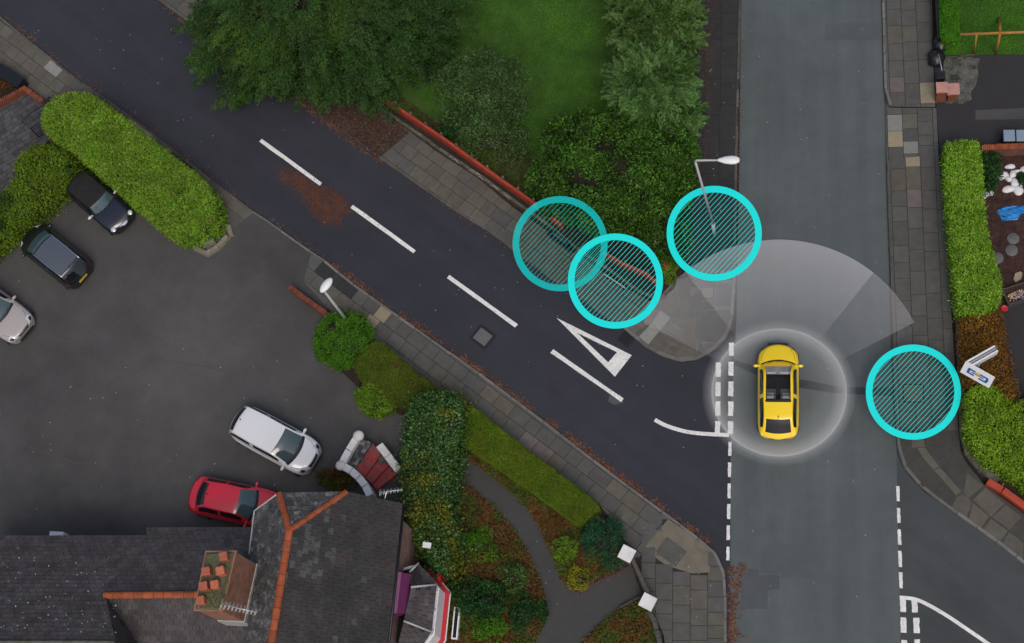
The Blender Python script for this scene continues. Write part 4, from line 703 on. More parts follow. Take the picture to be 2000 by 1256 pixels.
for k in range(8): q = A + e * (l * (k + .5) / 8); mb = MB(); mb.box((q.x, q.y, .6), (l / 8 - .02, .03, .85), rz); mb.build('board', MAT['dark_timber'], t)
for z in (.35, .98, 1.05): q = A.lerp(B, .5); mb = MB(); mb.box((q.x + .03, q.y + .02, z), (l, .06 if z < 1 else .16, .08 if z < 1 else .04), rz); mb.build('rail', MAT['dark_timber'], t)
wall_run('dark_edging', [(1210, 1188), (1252, 1166)], .1, .3, .1, 'thin dark edging from the lower gate pillar to the path', 'edging', MAT['dark_timber'], 1.0)
wall_run('garden_wall', [(1270, 1190), (1283, 1212), (1292, 1245), (1298, 1330)], .22, .55, .1, 'low curved wall below the lower gate pillar', 'wall', MAT['dark_timber'], .4, side=-1)
# street lamps
def lamp_tall():
    b = G(1395, 462); top = 8.0; t = empty('street_lamp', (b.x, b.y, .12), 0, 'tall grey street lamp with a bracket arm over the main road', 'street lamp')
    mb = MB(); mb.tube([(b.x, b.y, .1), (b.x, b.y, 1.5)], .085, 10); mb.build('base_section', MAT['lead_grey'], t); q = G(1358, 315, top); mb = MB(); mb.tube([(b.x, b.y, 1.5), (q.x, q.y, top)], [.06, .045], 10); mb.build('pole', MAT['lead_grey'], t)
    e = G(1408, 313, top + .1); s = Vector((q.x, q.y, top - .02)); mb = MB(); mb.tube([s, s + Vector((.06, 0, .1)), e], [.045, .05, .04], 8); mb.build('arm', MAT['lead_grey'], t)
    d = (e - s); d.z = 0; d.normalize(); n = Vector((-d.y, d.x, 0)); mb = MB()
    prof = [(-.12, .05, .05), (0, .1, .08), (.18, .16, .12), (.42, .19, .14), (.6, .17, .12), (.72, .1, .07), (.75, .02, .02)]
    def f(u, v):
        x = u * (len(prof) - 1); i = min(int(x), len(prof) - 2); k = x - i; a, wv, hv = (prof[i][q] + (prof[i + 1][q] - prof[i][q]) * k for q in range(3)); an = v * 2 * math.pi
        return e + d * a + n * (wv * math.cos(an)) + Vector((0, 0, hv * .8 * math.sin(an) + .02))
    mb.grid(f, 18, 16); h = mb.build('lamp_head', MAT['lamp_white'], t); mb = MB(); c = e + d * .38; mb.lathe((c.x, c.y, c.z - .14), [(.02, 0), (.1, .02), (.13, .06)], 10, 0, 1.4, 1.0, math.atan2(d.y, d.x)); mb.build('lens', MAT['lens'], h)
lamp_tall()
def lamp_short():
    b = G(690, 642); top = 5.0; t = empty('street_lamp', (b.x, b.y, .12), 0, 'short street lamp with an oval white head above the brick wall', 'street lamp')
    mb = MB(); mb.tube([(b.x, b.y, .1), (b.x, b.y, top)], [.075, .05], 10); mb.build('pole', MAT['lead_grey'], t); c = G(637, 557, top + .15); a = G(647, 545, top) - G(627, 571, top); rz = math.atan2(a.y, a.x)
    mb = MB(); mb.lathe((c.x, c.y, c.z - .06), [(.05, -.05), (.16, 0), (.21, .05), (.19, .1), (.1, .15), (.01, .165)], 18, 0, 1.9, .92, rz); h = mb.build('lamp_head', MAT['lamp_white'], t); mb = MB(); mb.lathe((c.x, c.y, c.z - .12), [(.04, 0), (.14, .03), (.16, .06)], 14, 0, 1.8, .8, rz); mb.build('lens', MAT['lens'], h)
lamp_short()
# covers and drains
def cover(px, wd, ln, rz, label, mat, name='manhole_cover', surround=.14, z=.006):
    p = G(*px, z); t = empty(name, (p.x, p.y, z), 0, label, 'manhole cover' if name == 'manhole_cover' else 'drain')
    mb = MB(); mb.box((p.x, p.y, z - .008), (ln + surround * 2, wd + surround * 2, .02), rz); mb.build('surround', MAT['cover_dark'], t); mb = MB(); mb.box((p.x, p.y, z), (ln, wd, .02), rz); mb.build('lid', mat, t); return p
MD = math.atan2(-12.88, 17.8)
cover((943, 658), .6, .68, MD, 'square manhole cover with a dark surround in the side road', MAT['cover'])
p = cover((1223, 662), .36, .42, MD, 'dark gully grating against the corner kerb', MAT['iron'], 'drain_grating', .1)
cover((1311, 1078), .8, 1.05, MD, 'grey inspection cover in the tan concrete panel by the gate', MAT['slab'], z=.122, surround=.0)
cover((1784, 768), .72, .78, 0, 'square inspection cover in the right pavement inside the right ring', MAT['slab_warm'], z=.124, surround=.05)
cover((1382, 572), .5, .5, 0, 'small square pale cover in the corner pavement', MAT['tan_conc'], z=.124, surround=.02)
# top right: pillars, railing, timber frame
pillar((1840, 170), 1.15, .42, 'red brick gate pillar with a flat red cap at the drive', .03, MAT['brick'], MAT['brick_pink'])
pillar((1862, 173), .95, .4, 'short brick pillar with a pale pink cap beside the drive', .03, MAT['brick'], MAT['brick_pink'], capw=1.4)
pillar((1838, 146), 1.1, .3, 'dark slate capped pillar behind the red brick gate pillar', .03, MAT['iron'], MAT['iron'])
A, B = G(1822, -50), G(1830, 96); t = empty('black_railing', A, 0, 'black boarded fence along the top right pavement edge', 'fence'); l = (B - A).length; e = (B - A) / l; rz = math.atan2(e.y, e.x)
for k in range(24): q = A + e * (l * (k + .5) / 24); mb = MB(); mb.box((q.x, q.y, .55), (l / 24 - .012, .04, .9), rz); mb.build('board', MAT['iron'], t)
mb = MB(); q = A.lerp(B, .5); mb.box((q.x, q.y, 1.02), (l, .16, .04), rz); mb.build('top_rail', MAT['iron'], t)
def bag(px, r, label, mat, group=None):
    p = G(*px, .3); mb = MB(); vs = []
    def f(u, v):
        a = u * 2 * math.pi; b = v * math.pi; rr = r * (1 + .14 * math.sin(3 * a + 5 * b) + .08 * math.sin(7 * a)) * (1 if v > .25 else .55 + 1.8 * v); return Vector((p.x + rr * math.sin(b) * math.cos(a), p.y + rr * math.sin(b) * math.sin(a) * 1.2, .1 + r * .85 + r * .9 * math.cos(b)))
    mb.grid(f, 18, 10); return tag(mb.build('refuse_sack', mat), label, 'refuse sack', group)
bag((1836, 88), .34, 'black plastic sack below the end of the black fence', MAT['bag']); bag((1828, 116), .36, 'black plastic sack nearest the pavement by the drive corner', MAT['bag'])
t = empty('metal_rod', G(1836, 120), 0, 'thin pale rod from the black sacks to the dark capped pillar', 'rod'); mb = MB(); mb.tube([G(1833, 105, .9), G(1840, 138, 1.1)], .018, 6); mb.build('bar', MAT['lead_grey'], t)
t = empty('timber_fence', G(1945, 106), 0, 'yellow timber fence of posts, a long rail and a leaning brace on the right lawn', 'fence')
def beam(name, a, b, wd): mb = MB(); mb.tube([a, b], wd / 2, 4); return mb.build(name, MAT['timber'], t)
beam('rail', G(1875, 67, 1.8), G(2050, 61, 1.8), .15); beam('post', G(1945, 106, .1), G(1953, 66, 1.9), .13); beam('post', G(1903, 106, .1), G(1907, 69, 1.8), .1); beam('brace', G(1951, 34, .1), G(1954, 64, 1.75), .14)
wall_run('timber_edging', [(1842, 113), (1904, 107)], .06, .22, .1, 'thin timber edging between the lawn and the drive', 'edging', MAT['dark_timber'], .9)
# right garden
A = [(1918, 292), (2060, 285)]; t = wall_run('brick_wall', A, .24, .95, .1, 'red brick garden wall between the drive and the white stones', 'wall', MAT['coping_brick'], .085, 'brick', side=1, body=brick_mat('garden_wall_brick', (.2, .07, .045), (.16, .06, .04), (.1, .08, .07), 'X'))
for k, (x, y) in enumerate(((1971, 266), (1996, 266))): p = G(x, y, 1.0); t = empty('wheelie_bin', (p.x, p.y, .1), 0, 'blue grey lidded bin behind the brick wall, ' + ('left of the two' if k == 0 else 'right of the two at the picture edge'), 'bin'); mb = MB(); mb.box((p.x, p.y + .05, .55), (.46, .5, .9), 0, 0, 1.12); mb.build('body', MAT['iron'], t); mb = MB(); mb.box((p.x, p.y + .02, 1.03), (.5, .56, .06), 0, 0, .94); mb.build('lid', MAT['blue_bin'], t, .015)
ST = ('long white stone at the top of the cluster', 'white stone left of the cluster beside the shrub', 'small white stone at the far left of the upper cluster', 'white stone in the middle of the upper cluster', 'upright white stone right of the middle one', 'thin white stone at the upper right of the cluster', 'large white stone above the two biggest', 'biggest white stone, left of the lower pair', 'biggest white stone, right of the lower pair', 'small white stone right of the big pair', 'white stone cut by the right picture edge', 'white stone touching the golden hedge', 'white stone second from the golden hedge')
for k, (x, y, a, b) in enumerate(((1972, 328, .2, .08), (1960, 344, .15, .13), (1953, 350, .14, .07), (1969, 352, .12, .1), (1977, 343, .1, .16), (1987, 337, .14, .06), (1981, 360, .15, .15), (1969, 372, .2, .14), (1987, 374, .19, .17), (1995, 362, .07, .1), (1998, 335, .12, .16), (1924, 383, .09, .15), (1933, 379, .12, .11))):
    p = G(x, y); mb = MB(); ph = random.uniform(0, 6)
    def f(u, v): an = u * 2 * math.pi; b_ = v * math.pi; k_ = 1 + .14 * math.sin(2 * an + ph) + .09 * math.sin(3 * an + ph * 2); return Vector((p.x + a * 1.35 * k_ * math.sin(b_) * math.cos(an), p.y + b * 1.35 * k_ * math.sin(b_) * math.sin(an), .13 + .12 * math.cos(b_)))
    mb.grid(f, 14, 8); tag(mb.build('garden_stone', MAT['white_stone']), ST[k] + ' in the right garden', 'stone', 'white stones in the right garden')
p = G(1975, 420); mb = MB(); TP = [(p_.x, p_.y) for p_ in GP([(1944, 415), (1962, 406), (1990, 404), (2040, 408), (2040, 424), (1994, 420), (1986, 432), (1956, 434), (1952, 424)])]
def f(u, v):
    a = u * 2 * math.pi; k = u * len(TP); i = int(k) % len(TP); q0, q1 = TP[i], TP[(i + 1) % len(TP)]; t_ = k - int(k); ex, ey = q0[0] + (q1[0] - q0[0]) * t_, q0[1] + (q1[1] - q0[1]) * t_
    cx_, cy_ = TP[0][0] + .9, sum(q[1] for q in TP) / len(TP); x, y = cx_ + (ex - cx_) * v, cy_ + (ey - cy_) * v
    return Vector((x, y, .2 - .07 * v + .05 * math.sin(13 * x + 5 * math.sin(9 * y)) * math.sin(17 * y + 3 * x)))
mb.grid(f, 45, 12); o = mb.build('plastic_sheet', MAT['tarp']); tag(o, 'crumpled bright blue plastic sheet on the mulch bed', 'plastic sheet'); s_ = o.modifiers.new('thick', 'SOLIDIFY'); s_.thickness = .012
for x, y, lab in ((1978, 468, 'topmost of the three'), (1975, 491, 'middle of the three'), (1947, 506, 'nearest the golden hedge')): p = G(x, y); mb = MB(); mb.lathe((p.x, p.y, .1), [(.27, 0), (.27, .03), (.25, .045)], 16); tag(mb.build('stepping_stone', MAT['cover']), 'round dark stepping stone in the mulch bed, ' + lab, 'stepping stone', 'stepping stones in the mulch bed')
p = G(1986, 544); mb = MB(); mb.prism([(q.x, q.y) for q in GP([(1977, 548), (1980, 536), (1992, 532), (1997, 536), (1994, 548), (1982, 556)])], .1, .22, 0, .03); tag(mb.build('garden_stone', MAT['slab_beige']), 'beige flat stone near the planter box', 'stone')
t = empty('planter_box', G(1985, 585), 0, 'dark timber planter box with pink and yellow flowers at the right edge', 'planter'); A = G(1964, 580, .5); B = G(2060, 548, .5); e = (B - A).normalized(); rz = math.atan2(e.y, e.x); c = A.lerp(B, .5)
for s in (-1, 1): mb = MB(); mb.box((c.x - e.y * .35 * s, c.y + e.x * .35 * s, .3), ((B - A).length, .05, .42), rz); mb.build('side_board', MAT['dark_timber'], t)
mb = MB(); mb.box((A.x, A.y, .3), (.05, .68, .42), rz); mb.build('end_board', MAT['dark_timber'], t); mb = MB(); mb.box((c.x, c.y, .25), ((B - A).length - .06, .62, .34), rz); mb.build('soil', MAT['mulch'], t)
fl = leaf_mat('flower_petals', [(.5, .12, .3), (.6, .5, .12), (.5, .45, .5), (.2, .1, .4)], .1, 0, 1); n = 240; P = np.array([tuple(A + e * random.uniform(.08, 1.3) + Vector((-e.y, e.x, 0)) * random.uniform(-.28, .05) + Vector((0, 0, random.uniform(0, .1)))) for _ in range(n)]); leaf_mesh('flowers', P, unit(n), np.tile([0, 0, 1.0], (n, 1)) + unit(n) * .4, .08, .07, fl, t, 'stuff')
mb = MB(); p = G(1962, 602, .35); mb.lathe((p.x, p.y, .1), [(.1, 0), (.14, .25), (.15, .26), (.12, .24)], 12); tag(mb.build('flower_pot', MAT['red_gloss']), 'small red pot beside the planter box', 'flower pot')
# angled white sign boards on a post
t = empty('sign_boards', G(1915, 730), 0, 'two white sign boards in a V with a blue emblem above the brown hedge', 'sign'); z1 = 2.5
def board(a, b, h, name, mat):
    A, B = G(*a, z1), G(*b, z1); e = (B - A).normalized(); n = Vector((e.y, -e.x, 0)); tilt = n * (.55 * h); lo = Vector((0, 0, -h * .84)); mb = MB(); th = -n * .03
    vs = [A, B, B + lo + tilt, A + lo + tilt]; vs += [v + th for v in vs]; mb.add(vs, [(0, 1, 2, 3), (7, 6, 5, 4), (0, 4, 5, 1), (1, 5, 6, 2), (2, 6, 7, 3), (3, 7, 4, 0)]); return mb.build(name, mat, t), A, B, lo + tilt, n
o, A, B, dn, nn = board((1886, 706), (1943, 738), .62, 'board', MAT['sign_white']); nf = (B - A).cross(dn).normalized(); nf = nf if nf.z > 0 else -nf
def onb(u, v): return A + (B - A) * u + dn * v + nf * .012
def strokes(name, polys, mat):
    mb = MB()
    for q in polys: mb.add([onb(*p) for p in q], [tuple(range(len(q)))])
    return mb.build(name, mat, o)
strokes('emblem', [[(.17, .3), (.42, .3), (.42, .42), (.25, .42), (.25, .62), (.42, .62), (.42, .74), (.17, .74)], [(.58, .3), (.85, .3), (.88, .5), (.85, .76), (.58, .76), (.58, .64), (.78, .64), (.8, .42), (.58, .42)], [(.3, .47), (.72, .47), (.72, .56), (.3, .56)]], MAT['sign_blue']); strokes('emblem_centre', [[(.45, .32), (.56, .32), (.6, .5), (.52, .62), (.42, .5)]], MAT['sign_yellow'])
A2, B2 = G(1886, 706, z1), G(1943, 674, z1); e = (B2 - A2).normalized(); n = Vector((e.y, -e.x, 0))
for k, m in enumerate((MAT['sign_white'], MAT['sign_edge'], MAT['sign_white'])): mb = MB(); c = A2.lerp(B2, .52) + n * (.11 * k + .03); mb.box((c.x, c.y, z1 - .25), ((B2 - A2).length * .94, .07, .5 - .03 * k), math.atan2(e.y, e.x)); mb.build('board', m, t)
mb = MB(); c = G(1912, 712, 2.2); mb.tube([(c.x, c.y, .1), (c.x, c.y, 2.3)], .045, 8); mb.build('post', MAT['sign_edge'], t)
# top left: gate, planter, pillar
t = empty('iron_gate', G(60, 240), 0, 'open black iron gate beside the stone sett yard and the long hedge', 'gate'); a, b, c, d = G(78, 198, 1.05), G(40, 238, 1.05), G(74, 265, .2), G(112, 224, .2)
def bar(name, p, q, r): mb = MB(); mb.tube([p, q], r, 6); return mb.build(name, MAT['iron'], t)
a, b = G(82, 206, 1.0), G(42, 236, 1.0); lo = Vector((.62, -.5, -.82))
for p, q in ((a, b), (a + lo, b + lo), (a + lo * .5, b + lo * .5)): bar('rail', p, q, .022)
for p, q in ((a, a + lo), (b, b + lo)): bar('stile', p, q, .028)
for k in range(1, 10): bar('upright', a.lerp(b, k / 10), a.lerp(b, k / 10) + lo, .013)
pillar((96, 199), 1.15, .42, 'dark capped gate post at the upper end of the long hedge', -.6, MAT['iron'], MAT['iron'], capw=1.15)
wall_run('brick_wall', [(48, 166), (84, 192)], .26, .55, .1, 'short brick wall with a red coping beside the dark gate post', 'wall', MAT['brick'], .11, 'brick', side=-1)
wall_run('brick_wall', [(-40, 215), (48, 166)], .2, .55, .1, 'red edged brick wall running off the left picture edge', 'wall', MAT['brick'], .11, 'brick', side=-1)
stuff(scatter('planter_leaves', None, [(-40, 160), (12, 140), (46, 168), (-40, 212)], 1600, LF['brown'], .08, .04, .3, .2), 'rusty brown planting inside the brick wall at the left edge')
t = empty('dark_bin', G(22, 148), 0, 'long low black chest beside the left pavement', 'chest'); a, b = G(-14, 128, .7), G(40, 162, .7); c = a.lerp(b, .5); e = b - a; mb = MB(); mb.box((c.x, c.y, .38), (e.length, .55, .6), math.atan2(e.y, e.x), 0, .97); mb.build('body', MAT['iron'], t); mb = MB(); mb.box((c.x, c.y, .71), (e.length + .05, .6, .05), math.atan2(e.y, e.x)); mb.build('lid', MAT['bag'], t)
# ------------------------------------------------------------------ cars
def ci(x, K):
    xs = [k[0] for k in K]; ys = [k[1] for k in K]; n = len(xs)
    if x <= xs[0]: return ys[0]
    if x >= xs[-1]: return ys[-1]
    i = max(j for j in range(n - 1) if xs[j] <= x); h = xs[i + 1] - xs[i]; t = (x - xs[i]) / h; d = (ys[i + 1] - ys[i]) / h
    def sl(j):
        if j <= 0 or j >= n - 1: return (ys[min(j + 1, n - 1)] - ys[max(j - 1, 0)]) / (xs[min(j + 1, n - 1)] - xs[max(j - 1, 0)])
        a = (ys[j] - ys[j - 1]) / (xs[j] - xs[j - 1]); b = (ys[j + 1] - ys[j]) / (xs[j + 1] - xs[j]); return 0 if a * b <= 0 else 2 * a * b / (a + b)
    m0, m1 = sl(i) * h, sl(i + 1) * h
    return (2 * t ** 3 - 3 * t * t + 1) * ys[i] + (t ** 3 - 2 * t * t + t) * m0 + (-2 * t ** 3 + 3 * t * t) * ys[i + 1] + (t ** 3 - t * t) * m1
WF = [(0, .60), (.012, .72), (.035, .83), (.08, .92), (.15, .975), (.25, 1), (.6, 1), (.8, .985), (.9, .955), (.95, .89), (.98, .78), (1, .66)]
PR = [(0, 0, 0), (.14, .3, .006), (.28, .58, .022), (.4, .8, .06), (.5, .915, .12), (.6, .975, .2), (.7, 1, .34), (.8, 1, .52), (.9, .975, .7), (1, .9, .82)]
PF = [(a, b) for a, b, c in PR]; PD = [(a, c) for a, b, c in PR]
def car(label, rear_px, front_px, L, W, H, paint, s=(.27, .40, .80, .93), top=((0, .6), (.03, .7), (.1, .78), (.27, .9), (.6, .93), (.93, .95), (.97, .88), (1, .74)), glass='car_glass', roofm=None, roof_w=.66, heads='swept', tails=True, wf=WF, panoramic=False, soft=False, plate=None, chrome_rail=False, rear_x=.08, zmid=.45, belt=.93, nose=.16, glass_k=(.09, .62)):
    a, b = G(*rear_px, zmid), G(*front_px, zmid); c = (a + b) / 2; e = b - a; root = empty('parked_car' if not panoramic else 'yellow_car', (c.x, c.y, .104 if not panoramic else .004), math.atan2(e.y, e.x), label, 'car')
    s1, s2, s3, s4 = s; X = lambda q: L * (.5 - q)
    def bp(q, t, sd=1, o=0.0):
        hw = W / 2 * ci(q, wf); zt = ci(q, top); fr = ci(t, PF); dz = ci(t, PD) * (zt - .17) / .83 * 1.0
        x = X(q) - nose * fr * fr * max(0, 1 - q / .22) ** 1.5 + nose * .8 * fr * fr * max(0, 1 - (1 - q) / .16) ** 1.5
        ny = min(1, fr) ** 3; return Vector((x + o * (1 if q < .04 else -1 if q > .96 else 0), sd * (hw * fr + o * ny), zt - dz + o * (1 - ny)))
    def addp(name, mb, m, par=root): ob = mb.build(name, MAT[m] if isinstance(m, str) else m, par, world=False); return ob
    mb = MB(); qs = sorted(set([0, .006, .012, .02, .035, .05, .07, .98, .988, .994, 1, .965, .95] + [k / 26 for k in range(1, 26)])); nt_ = 16; vs = []; fs = []
    for q in qs: vs += [bp(q, 1 - k / nt_, -1) for k in range(nt_)] + [bp(q, k / nt_, 1) for k in range(nt_ + 1)]
    n = 2 * nt_ + 1
    for i in range(len(qs) - 1):
        for k in range(n - 1):
            if panoramic and s1 + .01 < qs[i] < .62 and abs(k - nt_ + .5) < nt_ * .46: continue
            fs.append((i * n + k, i * n + k + 1, (i + 1) * n + k + 1, (i + 1) * n + k))
    fs += [tuple(range(n))[::-1], tuple(range((len(qs) - 1) * n, len(qs) * n))]; mb.add(vs, fs, 0, True); addp('body', mb, paint)
    U = [0, .3, .7, 1.0]
    def cx(u): return np.interp(u, U, [X(s1), X(s2), X(s3), X(s4)])
    zb1, zb4 = ci(s1, top) - .03, ci(s4, top) - .04
    def cz(u): return ci(u, [(0, zb1), (.1, zb1 + (H - zb1) * .36), (.3, H - .04), (.5, H), (.7, H - .04), (.9, zb4 + (H - zb4) * .38), (1, zb4)])
    def cyt(u): return W / 2 * ci(u, [(0, .83), (.3, roof_w), (.5, roof_w + .01), (.7, roof_w - .02), (1, .74)])
    def bul(u): return ci(u, [(0, .17), (.3, .07), (.5, 0), (.7, -.05), (1, -.13)])
    def ct(u, v, o=0.0): return Vector((cx(u) + bul(u) * (1 - v * v) + o * (1 if u < .3 else -1 if u > .7 else 0) * .6, cyt(u) * v, cz(u) - .045 * v * v * (1 if .2 < u < .8 else .6) + o))
    def cs_(u, k, sd, o=0.0):
        p = ct(u, 1); yb = W / 2 * belt * ci(1 - (cx(u) / L + .5), wf); zb = ci(.5 - cx(u) / L, top) - .06
        return Vector((p.x, sd * (p.y + (yb - p.y) * k + .02 * math.sin(k * 3.14) + o), p.z + (zb - p.z) * k + o * .5))
    mb = MB()
    u0 = .56 if panoramic else 0
    if panoramic:
        mb.grid(lambda u, v: ct(u0 + u * (1 - u0), -1 + 2 * v), 12, 12)
        for sd in (-1, 1): mb.grid(lambda u, v: ct(u * u0, sd * (.86 + .14 * v)), 12, 2)
    else: mb.grid(lambda u, v: ct(u, -1 + 2 * v), 24, 12)
    for sd in (-1, 1): mb.grid(lambda u, v: cs_(u, v, sd), 24, 6)
    addp('cabin', mb, paint if not roofm or not soft else roofm)
    if roofm and not soft: mb = MB(); mb.grid(lambda u, v: ct(.31 + u * .38, (-1 + 2 * v) * .96, .008), 10, 10); addp('roof_panel', mb, roofm)
    g = glass
    if panoramic:
        gm = veil('clear_cabin_glass', (.01, .01, .012), .22); gm.node_tree.nodes['Principled BSDF'].inputs['Roughness'].default_value = .05; gm.node_tree.nodes['Principled BSDF'].inputs['Specular IOR Level'].default_value = .6
        mb = MB(); mb.grid(lambda u, v: ct(.0 + u * u0, (-1 + 2 * v) * .86, .004), 16, 10); addp('windscreen', mb, gm)
        mb = MB(); mb.box((X(.55), 0, .55), (L * .5, W * .7, .06)); addp('cabin_floor', mb, 'black_trim')
        mb = MB(); mb.box((X(s1) - .25, 0, .87), (.42, W * .68, .1)); addp('dashboard', mb, M('grey_dashboard', (.3, .3, .31), .6))
        sg = M('grey_seat', (.4, .4, .41), .8, .15, 6); sg2 = M('dark_seat', (.12, .12, .123), .8)
        for y in (-.33, .33):
            mb = MB(); mb.box((X(.55), y, .75), (.5, .46, .16)); mb.box((X(.55) - .26, y, 1.0), (.14, .46, .5)); st = addp('seat', mb, sg2); mb = MB(); mb.box((X(.55) - .02, y, .84), (.18, .3, .03)); mb.box((X(.55) - .26, y, 1.27), (.12, .28, .05)); addp('seat_panel', mb, sg, st)
        mb = MB(); mb.box((X(.5), 0, .8), (.5, .16, .1)); addp('centre_console', mb, 'black_trim'); mb = MB(); mb.box((X(s1) - .42, .3, .93), (.06, .36, .06)); mb.box((X(s1) - .42, -.3, .93), (.1, .5, .06)); addp('dash_trim', mb, M('pale_dash_trim', (.7, .7, .71), .4))
        mb = MB(); mb.grid(lambda u, v: ct(u * .035, -.99 + 1.98 * v, .012), 2, 14); addp('scuttle', mb, 'black_trim'); mb = MB(); mb.grid(lambda u, v: ct(.545 + u * .02, -.9 + 1.8 * v, .009), 2, 10); addp('roof_seam', mb, 'black_trim')
    elif soft: mb = MB(); mb.grid(lambda u, v: ct(.035 + u * .215, (-1 + 2 * v) * .9, .012), 8, 10); addp('windscreen', mb, g)
    else: mb = MB(); mb.grid(lambda u, v: ct(.03 + u * .265, (-1 + 2 * v) * (.93 - .02 * u), .01), 8, 12); addp('windscreen', mb, g); mb = MB(); mb.grid(lambda u, v: ct(.0 + u * .04, -.97 + 1.94 * v, .012), 2, 12); addp('scuttle', mb, 'black_trim')
    if not soft: mb = MB(); mb.grid(lambda u, v: ct(.73 + u * .2, (-1 + 2 * v) * .86, .01), 8, 10); addp('rear_window', mb, 'glass_dark' if not panoramic else M('grey_rear_glass', (.02, .02, .022), .4, .2, 4, spec=.25))
    for sd in (-1, 1):
        for ua, ub in ((.15, .48), (.52, .86)):
            mb = MB(); mb.grid(lambda u, v: cs_(ua + u * (ub - ua), glass_k[0] + v * (glass_k[1] - glass_k[0]), sd, .012), 8, 5); addp('side_window', mb, 'glass_dark')
        mb = MB(); mx = X(s1) - .12; my = sd * (W / 2 * .97 + .1); mz = ci(s1, top) + .03
        mb.lathe((mx, my, mz - .07), [(.03, 0), (.085, .03), (.095, .08), (.07, .13), (.01, .145)], 10, 0, .75, 1.25); mb.box((mx, sd * W / 2 * .95, mz - .03), (.07, .16, .05)); addp('wing_mirror', mb, paint if heads != 'round' else 'lens')
        if chrome_rail: mb = MB(); mb.tube([ct(u, sd * .97, .03) for u in np.linspace(.24, .78, 9)], .022, 6); addp('roof_rail', mb, 'chrome')
        if heads == 'round':
            c_ = bp(.055, .3, sd); mb = MB(); mb.lathe((c_.x, sd * W * .345, c_.z - .06), [(.13, 0), (.125, .05), (.06, .09), (.01, .1)], 14); h = addp('headlight', mb, 'lamp_clear'); mb = MB(); mb.lathe((c_.x, sd * W * .345, c_.z - .07), [(.155, 0), (.15, .04), (.13, .05)], 14); addp('bezel', mb, 'chrome', h)
        else:
            mb = MB(); mb.grid(lambda u, v: bp(.012 + u * (.075 - .02 * v), .30 + v * .3, sd, .01), 6, 6) if not panoramic else mb.grid(lambda u, v: bp(.03 + .075 * v * v + u * .018, .36 + v * .24, sd, .016), 2, 8); h = addp('headlight', mb, 'lamp_clear' if not panoramic else 'black_trim'); mb = MB(); mb.grid(lambda u, v: bp(.02 + u * (.04 if not panoramic else .012), .36 + v * .14, sd, .018), 3, 3); addp('lamp_unit', mb, 'black_trim' if not panoramic else 'lamp_clear', h)
        if tails and not panoramic: mb = MB(); mb.grid(lambda u, v: bp(.94 + u * .05, .34 + v * .26, sd, .012), 5, 5); addp('tail_light', mb, 'lamp_red')
        for q, nm in ((.18, 1), (.81, 2)):
            mb = MB(); wx = X(q); r = .315; yo = sd * (W / 2 + .004); vs = []; fs = []; n = 20
            for yy, rr in ((yo - sd * .2, r * .9), (yo - sd * .2, r), (yo - sd * .02, r), (yo, r * .93), (yo, r * .66)):
                for k in range(n): an = 2 * math.pi * k / n; vs.append((wx + rr * math.cos(an), yy, .315 + rr * math.sin(an)))
            for i in range(4):
                for k in range(n): fs.append((i * n + k, i * n + (k + 1) % n, (i + 1) * n + (k + 1) % n, (i + 1) * n + k))
            mb.add(vs, fs, 0, True); wh = addp('wheel', mb, 'rubber'); mb = MB(); vs = [(wx + rr * math.cos(2 * math.pi * k / n), yy, .315 + rr * math.sin(2 * math.pi * k / n)) for rr, yy in ((r * .66, yo), (r * .2, yo + sd * .012)) for k in range(n)]; mb.add(vs, [(k, (k + 1) % n, n + (k + 1) % n, n + k) for k in range(n)] + [tuple(range(n, 2 * n))]); addp('rim', mb, 'alloy', wh)
    mb = MB(); mb.grid(lambda u, v: bp(.004 + u * .022, abs(-.24 + .48 * v), 1 if v > .5 else -1, .012), 4, 12); addp('grille', mb, 'black_trim' if heads != 'round' else 'chrome')
    mb = MB()
    for sd in (-1, 1): mb.tube([bp(q, t, sd, .003) for q, t in ((.03, .3), (.07, .33), (.14, .4), (s1 - .03, .42))], .007, 4)
    mb.tube([bp(.03, abs(t), 1 if t > 0 else -1, .003) for t in np.linspace(-.3, .3, 9)], .007, 4); addp('bonnet_seam', mb, 'black_trim')
    mb = MB(); zf = ci(0, top); mb.box((L / 2 + .005, 0, zf - .16), (.05, W * .5, .07)); addp('bumper_grille', mb, 'black_trim')
    if plate:
        mb = MB(); xx = -L / 2 - .012; mb.box((xx, 0, ci(1, top) - .13), (.03, .52, .11)); addp('rear_plate', mb, plate)
    mb = MB(); mb.tube([bp(.975, abs(t), 1 if t > 0 else -1, .004) for t in np.linspace(-.5, .5, 11)], .007, 4); addp('boot_seam', mb, 'black_trim')
    for k in (-.25, .2): mb = MB(); mb.tube([ct(.03, k, .02), ct(.06, k + .42, .02)], .009, 4); addp('wiper', mb, 'black_trim')
    if panoramic or not soft: mb = MB(); p = ct(.69, 0, .01); mb.lathe(tuple(p), [(.03, -.01), (.025, .02), (.01, .04)], 8); mb.tube([p, p + Vector((-.16, 0, .1))], .006, 5); addp('roof_aerial', mb, 'black_trim')
    return root
paint = lambda n, c, r=.25: plain(n, c, r, 0, .5, 1.0)
hatch = dict(s=(.215, .41, .88, .985), top=((0, .62), (.03, .74), (.1, .84), (.24, .98), (.6, 1.0), (.96, 1.0), (.985, .9), (1, .74)))
car('black soft top car with round headlights parked against the long bright hedge', (152, 357), (249, 442), 3.7, 1.62, 1.38, paint('midnight_blue_black_paint', (.008, .01, .02)), s=(.36, .46, .86, .985), top=((0, .58), (.03, .7), (.1, .8), (.36, .9), (.6, .93), (.95, .9), (.985, .84), (1, .7)), roofm=M('black_fabric_hood', (.013, .012, .012), .9), soft=True, heads='round', roof_w=.72, tails=False)
